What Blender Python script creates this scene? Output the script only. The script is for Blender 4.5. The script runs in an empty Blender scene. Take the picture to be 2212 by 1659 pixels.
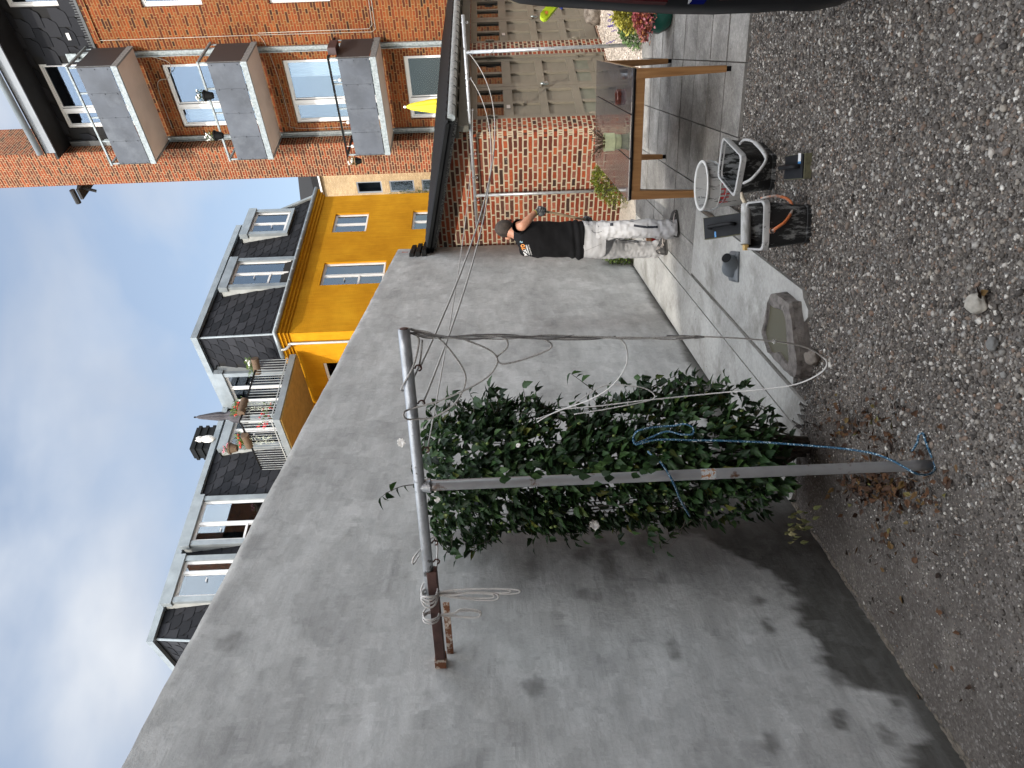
import bpy, bmesh, math, random
import numpy as np
from mathutils import Vector, Matrix, noise
random.seed(7); np.random.seed(7)
rad = math.radians
def LS(a, b, n, e=True): return [a+(b-a)*i/(n-1 if e else n) for i in range(n)]
def NI(x, xs, ys): return float(np.interp(x, xs, ys))
scene = bpy.context.scene
C = scene.collection
# ------------------------------------------------------------------ camera
FPX, CAMH = 1550.0, 1.75                      # focal length for a picture 2212 px wide, eye height
a0 = rad(46.25); rho = .04; pit = math.atan((1106-1092)/FPX)
F0 = Vector((math.cos(a0), math.sin(a0), 0)); R0 = Vector((math.sin(a0), -math.cos(a0), 0)); U0 = Vector((0, 0, 1))
FW = math.cos(pit)*F0 - math.sin(pit)*U0; U1 = math.sin(pit)*F0 + math.cos(pit)*U0
RW = math.cos(rho)*R0 - math.sin(rho)*U1; UW = math.sin(rho)*R0 + math.cos(rho)*U1
cam = bpy.data.objects.new('camera', bpy.data.cameras.new('camera')); C.objects.link(cam)
M = Matrix((-UW, RW, -FW)).transposed().to_4x4(); M.translation = (0, 0, CAMH)   # phone held on its side
cam.matrix_world = M
cam.data.sensor_width = 36; cam.data.lens = 36*FPX/2212; cam.data.clip_end = 500; cam.data.clip_start = .05
scene.camera = cam
# ------------------------------------------------------------------ light
SKY_BOOST = 4.2
SD = Vector((.9336, .358, 0)); EL = rad(36)
sunv = Vector((SD.x*math.cos(EL), SD.y*math.cos(EL), -math.sin(EL)))
sl = bpy.data.lights.new('sun', 'SUN'); sl.energy = 2.7; sl.angle = rad(.5); sl.color = (1, .94, .84)
sun = bpy.data.objects.new('sun', sl); C.objects.link(sun)
sun.rotation_euler = sunv.to_track_quat('-Z', 'Y').to_euler()
w = bpy.data.worlds.new('World'); scene.world = w; w.use_nodes = True
nt = w.node_tree; N = nt.nodes; L = nt.links; N.clear()
out = N.new('ShaderNodeOutputWorld'); bg = N.new('ShaderNodeBackground')
sky = N.new('ShaderNodeTexSky'); sky.sky_type = 'NISHITA'; sky.sun_disc = False
sky.sun_elevation = EL; sky.sun_rotation = math.atan2(-SD.x, -SD.y); sky.air_density = 1.2; sky.dust_density = 1.6; sky.ozone_density = 1.5
tc = N.new('ShaderNodeTexCoord'); sx = N.new('ShaderNodeSeparateXYZ'); L.new(tc.outputs['Generated'], sx.inputs[0])
ad = N.new('ShaderNodeMath'); ad.operation = 'ADD'; ad.inputs[1].default_value = .22; L.new(sx.outputs[2], ad.inputs[0])
ad.use_clamp = False
vd = N.new('ShaderNodeVectorMath'); vd.operation = 'DIVIDE'; L.new(tc.outputs['Generated'], vd.inputs[0])
cb = N.new('ShaderNodeCombineXYZ')
for i in range(3): L.new(ad.outputs[0], cb.inputs[i])
L.new(cb.outputs[0], vd.inputs[1])
mp = N.new('ShaderNodeMapping'); mp.inputs['Location'].default_value = (1.3, .45, 0); mp.inputs['Scale'].default_value = (1, 1, 0)
L.new(vd.outputs[0], mp.inputs[0])
n1 = N.new('ShaderNodeTexNoise'); n1.inputs['Scale'].default_value = 2.1; n1.inputs['Detail'].default_value = 6; n1.inputs['Roughness'].default_value = .47
n1.inputs['Distortion'].default_value = .25
mp3 = N.new('ShaderNodeMapping'); mp3.inputs['Location'].default_value = (.35, 1.9, .6); mp3.inputs['Scale'].default_value = (1, 1, 1.7); L.new(tc.outputs['Generated'], mp3.inputs[0]); L.new(mp3.outputs[0], n1.inputs['Vector'])
cr = N.new('ShaderNodeValToRGB'); e = cr.color_ramp.elements; e[0].position = .40; e[0].color = (0, 0, 0, 1); e[1].position = .62; e[1].color = (1, 1, 1, 1)
L.new(n1.outputs[0], cr.inputs[0])
n2 = N.new('ShaderNodeTexNoise'); n2.inputs['Scale'].default_value = 3.3; n2.inputs['Detail'].default_value = 5
L.new(mp3.outputs[0], n2.inputs['Vector'])
c2 = N.new('ShaderNodeValToRGB'); e = c2.color_ramp.elements; e[0].position = .35; e[0].color = (2.9, 3.15, 3.6, 1); e[1].position = .68; e[1].color = (4.1, 4.3, 4.6, 1)
L.new(n2.outputs[0], c2.inputs[0])
veil = N.new('ShaderNodeMix'); veil.data_type = 'RGBA'; veil.inputs[0].default_value = .42; veil.inputs[7].default_value = (2.75, 3.05, 3.5, 1); L.new(sky.outputs[0], veil.inputs[6])
mixc = N.new('ShaderNodeMix'); mixc.data_type = 'RGBA'
L.new(cr.outputs[0], mixc.inputs[0]); L.new(veil.outputs[2], mixc.inputs[6]); L.new(c2.outputs[0], mixc.inputs[7])
# sky overhead and behind the photographer brightened and warmed, added to lift the shade
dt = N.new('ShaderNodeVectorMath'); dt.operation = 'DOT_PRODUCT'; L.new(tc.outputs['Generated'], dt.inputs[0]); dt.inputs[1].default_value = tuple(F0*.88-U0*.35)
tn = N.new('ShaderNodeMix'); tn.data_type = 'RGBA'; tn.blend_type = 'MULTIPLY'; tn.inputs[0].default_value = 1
mr = N.new('ShaderNodeMapRange'); mr.inputs[1].default_value = .42; mr.inputs[2].default_value = -.25; mr.inputs[3].default_value = 1.; mr.inputs[4].default_value = SKY_BOOST; L.new(dt.outputs['Value'], mr.inputs[0])
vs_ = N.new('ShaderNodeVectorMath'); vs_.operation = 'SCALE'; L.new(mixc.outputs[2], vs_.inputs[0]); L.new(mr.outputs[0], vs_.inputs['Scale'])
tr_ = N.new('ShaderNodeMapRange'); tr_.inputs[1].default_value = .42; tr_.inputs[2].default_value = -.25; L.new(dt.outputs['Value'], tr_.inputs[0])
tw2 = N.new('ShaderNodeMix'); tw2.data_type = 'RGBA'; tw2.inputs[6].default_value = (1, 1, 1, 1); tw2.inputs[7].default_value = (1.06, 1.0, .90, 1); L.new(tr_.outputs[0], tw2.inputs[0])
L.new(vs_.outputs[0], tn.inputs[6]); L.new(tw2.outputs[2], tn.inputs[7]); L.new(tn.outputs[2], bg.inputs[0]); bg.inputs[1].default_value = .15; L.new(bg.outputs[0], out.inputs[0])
vs = scene.view_settings; vs.view_transform = 'Standard'; vs.look = 'None'; vs.gamma = 1; vs.exposure = .5
scene.cycles.max_bounces = 8
scene.render.resolution_x = 1024; scene.render.resolution_y = 768

# ------------------------------------------------------------------ where things of the photo stand (ray through a photo point onto a real plane)
CAMP = Vector((0, 0, CAMH))
def ray(x, y): x = float(x); y = float(y); return FPX*FW - (x-1106)*UW + (829.5-y)*RW
def G(x, y, z=0.): d = ray(x, y); return CAMP + d*((z-CAMH)/d.z)
def PX(x, y, X): d = ray(x, y); return CAMP + d*(X/d.x)
def PY(x, y, Y): d = ray(x, y); return CAMP + d*(Y/d.y)
def W(x, y, dp): d = ray(x, y); dp = float(dp); return CAMP + d*(dp/d.dot(F0))
TH = rad(21.35); SV = Vector((math.cos(TH), math.sin(TH), 0)); TV = Vector((math.sin(TH), -math.cos(TH), 0)); W0 = Vector((.8, 3.11, 0))
def ST(s, t, z=0.): return W0 + SV*s + TV*t + Vector((0, 0, z))
def invST(p): d = p-W0; return d.dot(SV), d.dot(TV)

# ------------------------------------------------------------------ mesh helpers
class MB:
    def __init__(s): s.v = []; s.f = []; s.mi = []
    def add(s, vs_, fs, m=0):
        b = len(s.v); s.v += [Vector(p) for p in vs_]; s.f += [tuple(b+i for i in f) for f in fs]; s.mi += [m]*len(fs)
    def box(s, x0, x1, y0, y1, z0, z1, m=0):
        s.obox(Vector((0, 0, 0)), Vector((1, 0, 0)), Vector((0, 1, 0)), Vector((0, 0, 1)), (x0, x1), (y0, y1), (z0, z1), m)
    def obox(s, o, u, v, n, ur, vr, nr, m=0):
        P = [o+u*a+v*b+n*c for c in nr for b in vr for a in ur]
        F = [(0, 2, 3, 1), (4, 5, 7, 6), (0, 1, 5, 4), (2, 6, 7, 3), (0, 4, 6, 2), (1, 3, 7, 5)]
        if u.cross(v).dot(n)*(ur[1]-ur[0])*(vr[1]-vr[0])*(nr[1]-nr[0]) < 0: F = [f[::-1] for f in F]
        s.add(P, F, m)
    def prism(s, poly, ext, m=0):
        n = len(poly); ext = Vector(ext); A = [Vector(p) for p in poly]; B = [p+ext for p in A]
        nrm = Vector((0, 0, 0))
        for i in range(n): nrm += A[i].cross(A[(i+1) % n])
        F = [tuple(range(n))[::-1], tuple(range(n, 2*n))]+[(i, (i+1) % n, n+(i+1) % n, n+i) for i in range(n)]
        if nrm.dot(ext) < 0: F = [f[::-1] for f in F]
        s.add(A+B, F, m)
    def loft(s, rings, cap=True, closed=False, m=0):
        k = len(rings[0]); b = []
        for r in rings: b += list(r)
        F = []
        R = len(rings)
        for i in range(R if closed else R-1):
            for j in range(k):
                a_, b_ = i*k+j, i*k+(j+1) % k; c_, d_ = ((i+1) % R)*k+(j+1) % k, ((i+1) % R)*k+j
                F.append((a_, b_, c_, d_))
        if cap and not closed: F += [tuple(range(k))[::-1], tuple(range((R-1)*k, R*k))]
        s.add(b, F, m)
    def tube(s, pts, r, seg=8, cap=True, m=0, closed=False):
        pts = [Vector(p) for p in pts]; n = len(pts)
        rs = r if isinstance(r, (list, tuple)) else [r]*n
        rings = []; ref = None
        for i, p in enumerate(pts):
            t = (pts[min(i+1, n-1)]-pts[max(i-1, 0)]) if not closed else (pts[(i+1) % n]-pts[i-1])
            t.normalize()
            if ref is None:
                ref = t.orthogonal().normalized()
            ref = (ref-t*ref.dot(t));
            if ref.length < 1e-6: ref = t.orthogonal()
            ref.normalize(); q = t.cross(ref)
            rings.append([p+(ref*math.cos(2*math.pi*k/seg)+q*math.sin(2*math.pi*k/seg))*rs[i] for k in range(seg)])
        s.loft(rings, cap, closed, m)
    def cyl(s, a, b, r, seg=12, m=0, r2=None): s.tube([a, b], [r, r if r2 is None else r2], seg, True, m)
    def lathe(s, o, prof, seg=24, m=0, ax=Vector((0, 0, 1)), cap=False):
        u = ax.orthogonal().normalized(); v = ax.cross(u)
        s.loft([[Vector(o)+ax*h+(u*math.cos(2*math.pi*k/seg)+v*math.sin(2*math.pi*k/seg))*r for k in range(seg)] for r, h in prof], cap, False, m)
    def blob(s, c, rx, ry, rz, seed=0, amp=.12, sub=2, m=0, rot=0.):
        bm = bmesh.new(); bmesh.ops.create_icosphere(bm, subdivisions=sub, radius=1)
        ca, sa = math.cos(rot), math.sin(rot); V = []
        for v in bm.verts:
            p = v.co*(1+amp*noise.noise(v.co*1.7+Vector((seed*3.1, seed, 0))))
            x, y = p.x*rx, p.y*ry
            V.append(Vector(c)+Vector((x*ca-y*sa, x*sa+y*ca, p.z*rz)))
        s.add(V, [tuple(v.index for v in f.verts) for f in bm.faces], m); bm.free()
    def build(s, name, mats, parent=None, smooth=False, bevel=0, autos=None):
        me = bpy.data.meshes.new(name); me.from_pydata([tuple(p) for p in s.v], [], s.f)
        for m_ in (mats if isinstance(mats, (list, tuple)) else [mats]): me.materials.append(m_)
        me.polygons.foreach_set('material_index', s.mi)
        if smooth: me.polygons.foreach_set('use_smooth', [True]*len(s.f))
        uvs(me)
        if autos:
            try: me.set_sharp_from_angle(angle=rad(autos))
            except Exception: pass
        o = bpy.data.objects.new(name, me); C.objects.link(o)
        if bevel:
            b = o.modifiers.new('bevel', 'BEVEL'); b.width = bevel; b.segments = 2; b.limit_method = 'ANGLE'; b.angle_limit = rad(40)
        if parent is not None: par(o, parent)
        return o
def uvs(me):
    """box mapping in metres: u runs level along the face, v is height"""
    uv = me.uv_layers.new(name='UVMap').data; V = me.vertices
    for p in me.polygons:
        n = p.normal
        if abs(n.z) > .8:
            for li in p.loop_indices: c = V[me.loops[li].vertex_index].co; uv[li].uv = (c.x, c.y)
        else:
            l = math.hypot(n.x, n.y) or 1; tx, ty = -n.y/l, n.x/l
            for li in p.loop_indices: c = V[me.loops[li].vertex_index].co; uv[li].uv = (c.x*tx+c.y*ty, c.z)
def par(o, p):
    o.parent = p
    if p.parent is None: o.matrix_parent_inverse = Matrix.Translation(-p.location)
def empty(name, label, cat, loc, group=None):
    o = bpy.data.objects.new(name, None); C.objects.link(o); o.location = loc; o.empty_display_size = .1
    return tag(o, label, cat, group)
def tag(o, label, cat, group=None):
    o['label'] = label; o['category'] = cat
    if group: o['group'] = group
    return o
def struct(o, kind='structure'): o['kind'] = kind; return o
def rebase(o):
    """put the origin of a one-mesh thing at its foot"""
    me = o.data; n = len(me.vertices); a = np.empty(n*3, 'f'); me.vertices.foreach_get('co', a); a = a.reshape(-1, 3)
    c = np.array([(a[:, 0].min()+a[:, 0].max())/2, (a[:, 1].min()+a[:, 1].max())/2, a[:, 2].min()]); a -= c
    me.vertices.foreach_set('co', a.ravel()); o.location = tuple(c); return o
def lerp(a, b, t): return a+(b-a)*t
def cr_spline(P, n=8):
    P = [Vector(p) for p in P]; out_ = []
    for i in range(len(P)-1):
        p0, p1, p2, p3 = P[max(i-1, 0)], P[i], P[i+1], P[min(i+2, len(P)-1)]
        for k in range(n):
            t = k/n; out_.append(.5*((2*p1)+(p2-p0)*t+(2*p0-5*p1+4*p2-p3)*t*t+(3*p1-p0-3*p2+p3)*t*t*t))
    out_.append(P[-1]); return out_

# ------------------------------------------------------------------ materials
def base(name):
    m = bpy.data.materials.new(name); m.use_nodes = True; t = m.node_tree; b = t.nodes['Principled BSDF']; return m, t, b
def nz(t, scale, detail=4, rough=.55, vec=None, dist=0, typ='UV'):
    n = t.nodes.new('ShaderNodeTexNoise'); n.inputs['Scale'].default_value = scale; n.inputs['Detail'].default_value = detail
    n.inputs['Roughness'].default_value = rough; n.inputs['Distortion'].default_value = dist
    if vec is None:
        c = t.nodes.new('ShaderNodeTexCoord'); vec = c.outputs['Object']
    t.links.new(vec, n.inputs['Vector']); return n.outputs[0]
def ramp(t, fac, stops):
    r = t.nodes.new('ShaderNodeValToRGB'); t.links.new(fac, r.inputs[0]); e = r.color_ramp.elements
    while len(e) > 1: e.remove(e[-1])
    e[0].position = stops[0][0]; e[0].color = tuple(stops[0][1])+(1,)
    for p, c in stops[1:]: x = e.new(p); x.color = tuple(c)+(1,)
    return r.outputs[0]
def mix(t, fac, a, b, mode='MIX'):
    m = t.nodes.new('ShaderNodeMix'); m.data_type = 'RGBA'; m.blend_type = mode
    for i, v in ((0, fac), (6, a), (7, b)):
        if hasattr(v, 'links'): t.links.new(v, m.inputs[i])
        elif i == 0: m.inputs[0].default_value = v
        else: m.inputs[i].default_value = tuple(v)+(1,)
    return m.outputs[2]
def mth(t, op, a, b=None, clamp=False):
    m = t.nodes.new('ShaderNodeMath'); m.operation = op; m.use_clamp = clamp
    for i, v in ((0, a), (1, b)):
        if v is None: continue
        if hasattr(v, 'links'): t.links.new(v, m.inputs[i])
        else: m.inputs[i].default_value = v
    return m.outputs[0]
def bump(t, b, h, strength=.3, dist=.01, prev=None):
    n = t.nodes.new('ShaderNodeBump'); n.inputs['Strength'].default_value = strength; n.inputs['Distance'].default_value = dist
    t.links.new(h, n.inputs['Height'])
    if prev: t.links.new(prev, n.inputs['Normal'])
    t.links.new(n.outputs[0], b.inputs['Normal']); return n.outputs[0]
def pm(name, col, rough=.6, metal=0., var=.18, ns=6., bs=0., bscale=60., spec=.5, dirt=None, dscale=3., dlo=.55, dhi=.7, sheen=0):
    m, t, b = base(name); c = Vector(col)
    f = nz(t, ns, 5)
    colr = ramp(t, f, [(.3, tuple(c*(1-var))), (.7, tuple(min(1, x*(1+var)) for x in c))])
    if dirt:
        d = ramp(t, nz(t, dscale, 8, .65), [(dlo, (0, 0, 0)), (dhi, (1, 1, 1))]); colr = mix(t, d, colr, dirt)
    t.links.new(colr, b.inputs['Base Color']); b.inputs['Roughness'].default_value = rough; b.inputs['Metallic'].default_value = metal
    b.inputs['Specular IOR Level'].default_value = spec
    if bs: bump(t, b, nz(t, bscale, 6), bs, .005)
    return m
def rnd(t): g = t.nodes.new('ShaderNodeNewGeometry'); return g.outputs['Random Per Island']
def island(name, stops, rough=.6, bs=0., bscale=60., spec=.4, trans=0., ns=0):
    m, t, b = base(name); c = ramp(t, rnd(t), stops)
    if ns: c = mix(t, .35, c, ramp(t, nz(t, ns, 5), [(.3, (.15, .15, .15)), (.7, (.9, .9, .9))]), 'OVERLAY')
    t.links.new(c, b.inputs['Base Color']); b.inputs['Roughness'].default_value = rough; b.inputs['Specular IOR Level'].default_value = spec
    if bs: bump(t, b, nz(t, bscale, 5), bs, .004)
    if trans:
        tr = t.nodes.new('ShaderNodeBsdfTranslucent'); t.links.new(c, tr.inputs[0]); mx = t.nodes.new('ShaderNodeMixShader'); mx.inputs[0].default_value = trans
        t.links.new(b.outputs[0], mx.inputs[1]); t.links.new(tr.outputs[0], mx.inputs[2]); t.links.new(mx.outputs[0], t.nodes['Material Output'].inputs[0])
    return m
def brickmat(name, cols, mortar, bw=.24, rh=.0667, ms=.011, stain=None, squash=.5, bumpd=.008, white=None):
    m, t, b = base(name)
    uvn = t.nodes.new('ShaderNodeUVMap'); uv = uvn.outputs[0]
    dn = t.nodes.new('ShaderNodeTexNoise'); dn.inputs['Scale'].default_value = 9; dn.inputs['Detail'].default_value = 3; t.links.new(uv, dn.inputs['Vector'])
    vm = t.nodes.new('ShaderNodeVectorMath'); vm.operation = 'MULTIPLY_ADD'; vm.inputs[1].default_value = (.022, .016, 0)
    t.links.new(dn.outputs['Color'], vm.inputs[0]); t.links.new(uv, vm.inputs[2])
    br = t.nodes.new('ShaderNodeTexBrick'); br.offset = .5; br.squash = squash; br.squash_frequency = 2
    br.inputs['Color1'].default_value = (0, 0, 0, 1); br.inputs['Color2'].default_value = (1, 1, 1, 1); br.inputs['Mortar'].default_value = (.5, .5, .5, 1)
    br.inputs['Scale'].default_value = 1; br.inputs['Mortar Size'].default_value = ms; br.inputs['Mortar Smooth'].default_value = .15; br.inputs['Bias'].default_value = 0
    br.inputs['Brick Width'].default_value = bw; br.inputs['Row Height'].default_value = rh
    t.links.new(vm.outputs[0], br.inputs['Vector'])
    sp = t.nodes.new('ShaderNodeSeparateColor'); t.links.new(br.outputs['Color'], sp.inputs[0])
    k = len(cols); stops = [((i+.5)/k if i else 0, c) for i, c in enumerate(cols)]
    c = ramp(t, sp.outputs[0], stops)
    fine = nz(t, 35, 6, .7, uv); c = mix(t, .55, c, ramp(t, fine, [(.25, (.22, .22, .22)), (.75, (.85, .85, .85))]), 'OVERLAY')
    big = nz(t, 1.1, 5, .6, uv); c = mix(t, .35, c, ramp(t, big, [(.3, (.3, .3, .3)), (.7, (.72, .72, .72))]), 'OVERLAY')
    mo = mix(t, .5, mortar, ramp(t, nz(t, 14, 4, .6, uv), [(.3, tuple(Vector(mortar)*.55)), (.7, mortar)]))
    c = mix(t, br.outputs['Fac'], c, mo)
    if white:
        wz = ramp(t, nz(t, 2.2, 7, .65, uv), [(white, (0, 0, 0)), (white+.1, (.7, .7, .7))]); c = mix(t, wz, c, (.62, .55, .48))
    t.links.new(c, b.inputs['Base Color']); b.inputs['Roughness'].default_value = .88; b.inputs['Specular IOR Level'].default_value = .25
    inv = mth(t, 'SUBTRACT', 1, br.outputs['Fac']); h = mth(t, 'MULTIPLY_ADD', fine, .25); t.nodes[-1].inputs[2].default_value = 0
    t.links.new(inv, t.nodes[-1].inputs[2])
    bump(t, b, h, .9, bumpd)
    return m
def glassmat(name, refl=.45, tint=(.82, .87, .90), rough=.01):
    m = bpy.data.materials.new(name); m.use_nodes = True; t = m.node_tree; t.nodes.remove(t.nodes['Principled BSDF'])
    g = t.nodes.new('ShaderNodeBsdfGlossy'); g.inputs['Roughness'].default_value = rough; g.inputs[0].default_value = (.46, .52, .60, 1)
    tr = t.nodes.new('ShaderNodeBsdfTransparent'); tr.inputs[0].default_value = tint+(1,)
    fr = t.nodes.new('ShaderNodeFresnel'); fr.inputs[0].default_value = 1.5
    f = mth(t, 'MULTIPLY_ADD', fr.outputs[0], 1.2, True); t.nodes[-1].inputs[2].default_value = refl-.04
    mx = t.nodes.new('ShaderNodeMixShader'); t.links.new(f, mx.inputs[0]); t.links.new(tr.outputs[0], mx.inputs[1]); t.links.new(g.outputs[0], mx.inputs[2])
    t.links.new(mx.outputs[0], t.nodes['Material Output'].inputs[0]); return m
MT = {}
MT['brick_far'] = brickmat('facade_brick', [(.03, .012, .007), (.105, .022, .008), (.155, .033, .009), (.205, .050, .012), (.125, .028, .008), (.175, .052, .014)], (.27, .155, .065), ms=.0085)
MT['brick_pier'] = brickmat('pier_brick', [(.035, .015, .010), (.12, .025, .010), (.17, .033, .012), (.21, .046, .015), (.08, .026, .016)], (.36, .24, .14), ms=.009)
MT['brick_near'] = brickmat('garage_brick', [(.030, .018, .014), (.10, .024, .014), (.15, .030, .014), (.20, .040, .016), (.27, .062, .022), (.24, .075, .048), (.065, .028, .020), (.17, .035, .016)], (.43, .36, .26), ms=.011, white=.66, bumpd=.012)
MT['slate'] = island('slate', [(0, (.010, .011, .014)), (.5, (.016, .017, .021)), (1, (.025, .026, .031))], .75, .15, 30, .15)
MT['slate_back'] = pm('slate_underlay', (.006, .006, .007), .9)
MT['zinc'] = pm('zinc', (.24, .27, .29), .5, .4, .2, 2.5, .05, 15)
MT['zinc_light'] = pm('zinc_flashing', (.40, .42, .42), .5, .3, .15, 3)
MT['galv'] = pm('galvanised_steel', (.25, .28, .29), .5, .4, .32, 22, .08, 60)
MT['panel'] = pm('fibre_cement_panel', (.066, .076, .095), .7, 0, .28, 1.6, .05, 40, dirt=(.105, .118, .14), dscale=2.2, dlo=.48, dhi=.75)
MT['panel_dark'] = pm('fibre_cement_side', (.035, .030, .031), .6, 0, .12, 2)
MT['soffit'] = pm('balcony_soffit', (.66, .57, .50), .75, 0, .1, 1.5)
MT['white'] = pm('white_paint', (.66, .66, .66), .4, 0, .04, 3)
MT['bwood'] = pm('black_boarding', (.012, .012, .013), .7, 0, .3, 5)
MT['grey_board'] = pm('grey_barge_board', (.22, .24, .27), .6, 0, .1, 2)
MT['blackplas'] = pm('black_roofing', (.005, .0055, .006), .6, 0, .3, 6, .1, 50, spec=.15)
MT['glass'] = glassmat('window_glass', .16)
MT['glass_dark'] = glassmat('dark_window_glass', .02)
MT['interior'] = pm('room_behind_glass', (.035, .04, .05), .9, 0, .3, 1.)
MT['interior_green'] = pm('green_room', (.10, .16, .11), .9, 0, .2, 1.)
MT['curtain'] = pm('white_curtain', (.70, .72, .72), .9, 0, .08, 3)
# ochre limewash over brick
m, t, b = base('ochre_limewash'); uvn = t.nodes.new('ShaderNodeUVMap'); uv = uvn.outputs[0]
c = ramp(t, nz(t, .9, 8, .6, uv), [(.28, (.40, .175, .006)), (.5, (.48, .225, .009)), (.72, (.56, .285, .014))])
mpn = t.nodes.new('ShaderNodeMapping'); mpn.inputs['Scale'].default_value = (14, 1.2, 1); t.links.new(uv, mpn.inputs[0])
c = mix(t, .5, c, ramp(t, nz(t, 1, 4, .6, mpn.outputs[0]), [(.3, (.40, .40, .40)), (.7, (.6, .6, .6))]), 'OVERLAY')
br = t.nodes.new('ShaderNodeTexBrick'); br.inputs['Scale'].default_value = 1; br.inputs['Brick Width'].default_value = .24; br.inputs['Row Height'].default_value = .0667
br.inputs['Mortar Size'].default_value = .008; br.inputs['Mortar Smooth'].default_value = .6; t.links.new(uv, br.inputs['Vector'])
c = mix(t, mth(t, 'MULTIPLY', br.outputs['Fac'], .12), c, (.36, .17, .01))
t.links.new(c, b.inputs['Base Color']); b.inputs['Roughness'].default_value = .9; b.inputs['Specular IOR Level'].default_value = .1
bump(t, b, mth(t, 'SUBTRACT', 1, br.outputs['Fac']), .35, .006); MT['ochre'] = m
# plain beige brick
MT['beige'] = brickmat('beige_brick', [(.36, .25, .14), (.42, .30, .17), (.46, .34, .20)], (.34, .25, .15), ms=.008)
# fresh grey render of the yard wall: attribute 'damp' = wet patches (painted per vertex from their outline)
m, t, b = base('grey_cement_render'); co = t.nodes.new('ShaderNodeTexCoord'); uvn = t.nodes.new('ShaderNodeUVMap'); uv = uvn.outputs[0]
mpn = t.nodes.new('ShaderNodeMapping'); mpn.inputs['Scale'].default_value = (1, 1.25, 1); t.links.new(uv, mpn.inputs[0]); v1 = mpn.outputs[0]
c = ramp(t, nz(t, 1.5, 10, .66, v1, .25), [(.30, (.30, .305, .30)), (.44, (.38, .385, .38)), (.56, (.44, .447, .44)), (.72, (.55, .555, .55))])
c = mix(t, .55, c, ramp(t, nz(t, 5.5, 9, .7, v1, .3), [(.3, (.30, .30, .30)), (.7, (.70, .70, .70))]), 'OVERLAY')
c = mix(t, .22, c, ramp(t, nz(t, 26, 6, .6, v1), [(.3, (.38, .38, .38)), (.7, (.62, .62, .62))]), 'OVERLAY')
c = mix(t, ramp(t, nz(t, 2.1, 7, .7, v1, 1.2), [(.58, (0, 0, 0)), (.74, (.35, .35, .35))]), c, (.56, .56, .55))
at = t.nodes.new('ShaderNodeAttribute'); at.attribute_name = 'damp'
dm = at.outputs['Fac']; c = mix(t, mth(t, 'MULTIPLY', dm, ramp(t, nz(t, 7, 7, .65, v1, .4), [(.3, (.80, .80, .80)), (.6, (1, 1, 1))])), c, (.080, .079, .073))
t.links.new(c, b.inputs['Base Color']); t.links.new(ramp(t, dm, [(0, (.85, .85, .85)), (1, (.5, .5, .5))]), b.inputs['Roughness']); b.inputs['Specular IOR Level'].default_value = .35
p = bump(t, b, nz(t, 5, 7, .6, v1, .3), .35, .03); bump(t, b, nz(t, 60, 6, .7, v1), .35, .004, p); MT['render'] = m
# paving concrete
m, t, b = base('paving_concrete'); uvn = t.nodes.new('ShaderNodeUVMap'); uv = uvn.outputs[0]
c = ramp(t, nz(t, 1.6, 9, .65, uv, .5), [(.3, (.27, .265, .25)), (.5, (.36, .355, .335)), (.72, (.46, .455, .43))])
c = mix(t, .6, c, ramp(t, nz(t, 28, 8, .75, uv), [(.3, (.33, .33, .33)), (.7, (.66, .66, .66))]), 'OVERLAY')
c = mix(t, ramp(t, nz(t, 60, 4, .6, uv), [(.64, (0, 0, 0)), (.7, (.5, .5, .5))]), c, (.55, .53, .5))
c = mix(t, ramp(t, nz(t, 2.0, 9, .72, uv), [(.50, (0, 0, 0)), (.68, (.75, .75, .75))]), c, (.15, .14, .12))
t.links.new(c, b.inputs['Base Color']); b.inputs['Roughness'].default_value = .85; b.inputs['Specular IOR Level'].default_value = .3
bump(t, b, nz(t, 50, 8, .7, uv), .5, .006); MT['concrete'] = m
m, t, b = base('weathered_paving'); uvn = t.nodes.new('ShaderNodeUVMap'); uv = uvn.outputs[0]
c = ramp(t, nz(t, 2.2, 9, .7, uv, .4), [(.3, (.10, .096, .088)), (.48, (.20, .193, .18)), (.7, (.33, .32, .30))])
c = mix(t, .45, c, ramp(t, rnd(t), [(0, (.32, .32, .32)), (1, (.66, .66, .66))]), 'OVERLAY')
c = mix(t, .8, c, ramp(t, nz(t, 30, 8, .8, uv), [(.3, (.26, .26, .26)), (.7, (.74, .74, .74))]), 'OVERLAY')
c = mix(t, ramp(t, nz(t, 75, 4, .6, uv), [(.62, (0, 0, 0)), (.68, (.7, .7, .7))]), c, (.48, .46, .43))
t.links.new(c, b.inputs['Base Color']); b.inputs['Roughness'].default_value = .85; b.inputs['Specular IOR Level'].default_value = .3
bump(t, b, nz(t, 50, 8, .7, uv), .6, .008); MT['concrete_old'] = m
# yard grit
m, t, b = base('gritty_soil'); uvn = t.nodes.new('ShaderNodeUVMap'); uv = uvn.outputs[0]
vo = t.nodes.new('ShaderNodeTexVoronoi'); vo.inputs['Scale'].default_value = 95; t.links.new(uv, vo.inputs['Vector'])
sp = t.nodes.new('ShaderNodeSeparateColor'); t.links.new(vo.outputs['Color'], sp.inputs[0])
c = ramp(t, sp.outputs[0], [(0, (.045, .04, .036)), (.5, (.10, .088, .08)), (.85, (.17, .155, .14)), (.97, (.42, .40, .38))])
c = mix(t, .75, c, ramp(t, nz(t, 2.2, 7, .65, uv), [(.3, (.055, .048, .042)), (.55, (.11, .098, .088)), (.75, (.21, .19, .165))]))
c = mix(t, .5, c, ramp(t, nz(t, 70, 4, .7, uv), [(.3, (.25, .25, .25)), (.7, (.75, .75, .75))]), 'OVERLAY')
t.links.new(c, b.inputs['Base Color']); b.inputs['Roughness'].default_value = .9; b.inputs['Specular IOR Level'].default_value = .25
p = bump(t, b, nz(t, 6, 6, .6, uv), .5, .03); bump(t, b, vo.outputs['Distance'], -.7 if False else .7, .006, p); MT['soil'] = m
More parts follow.
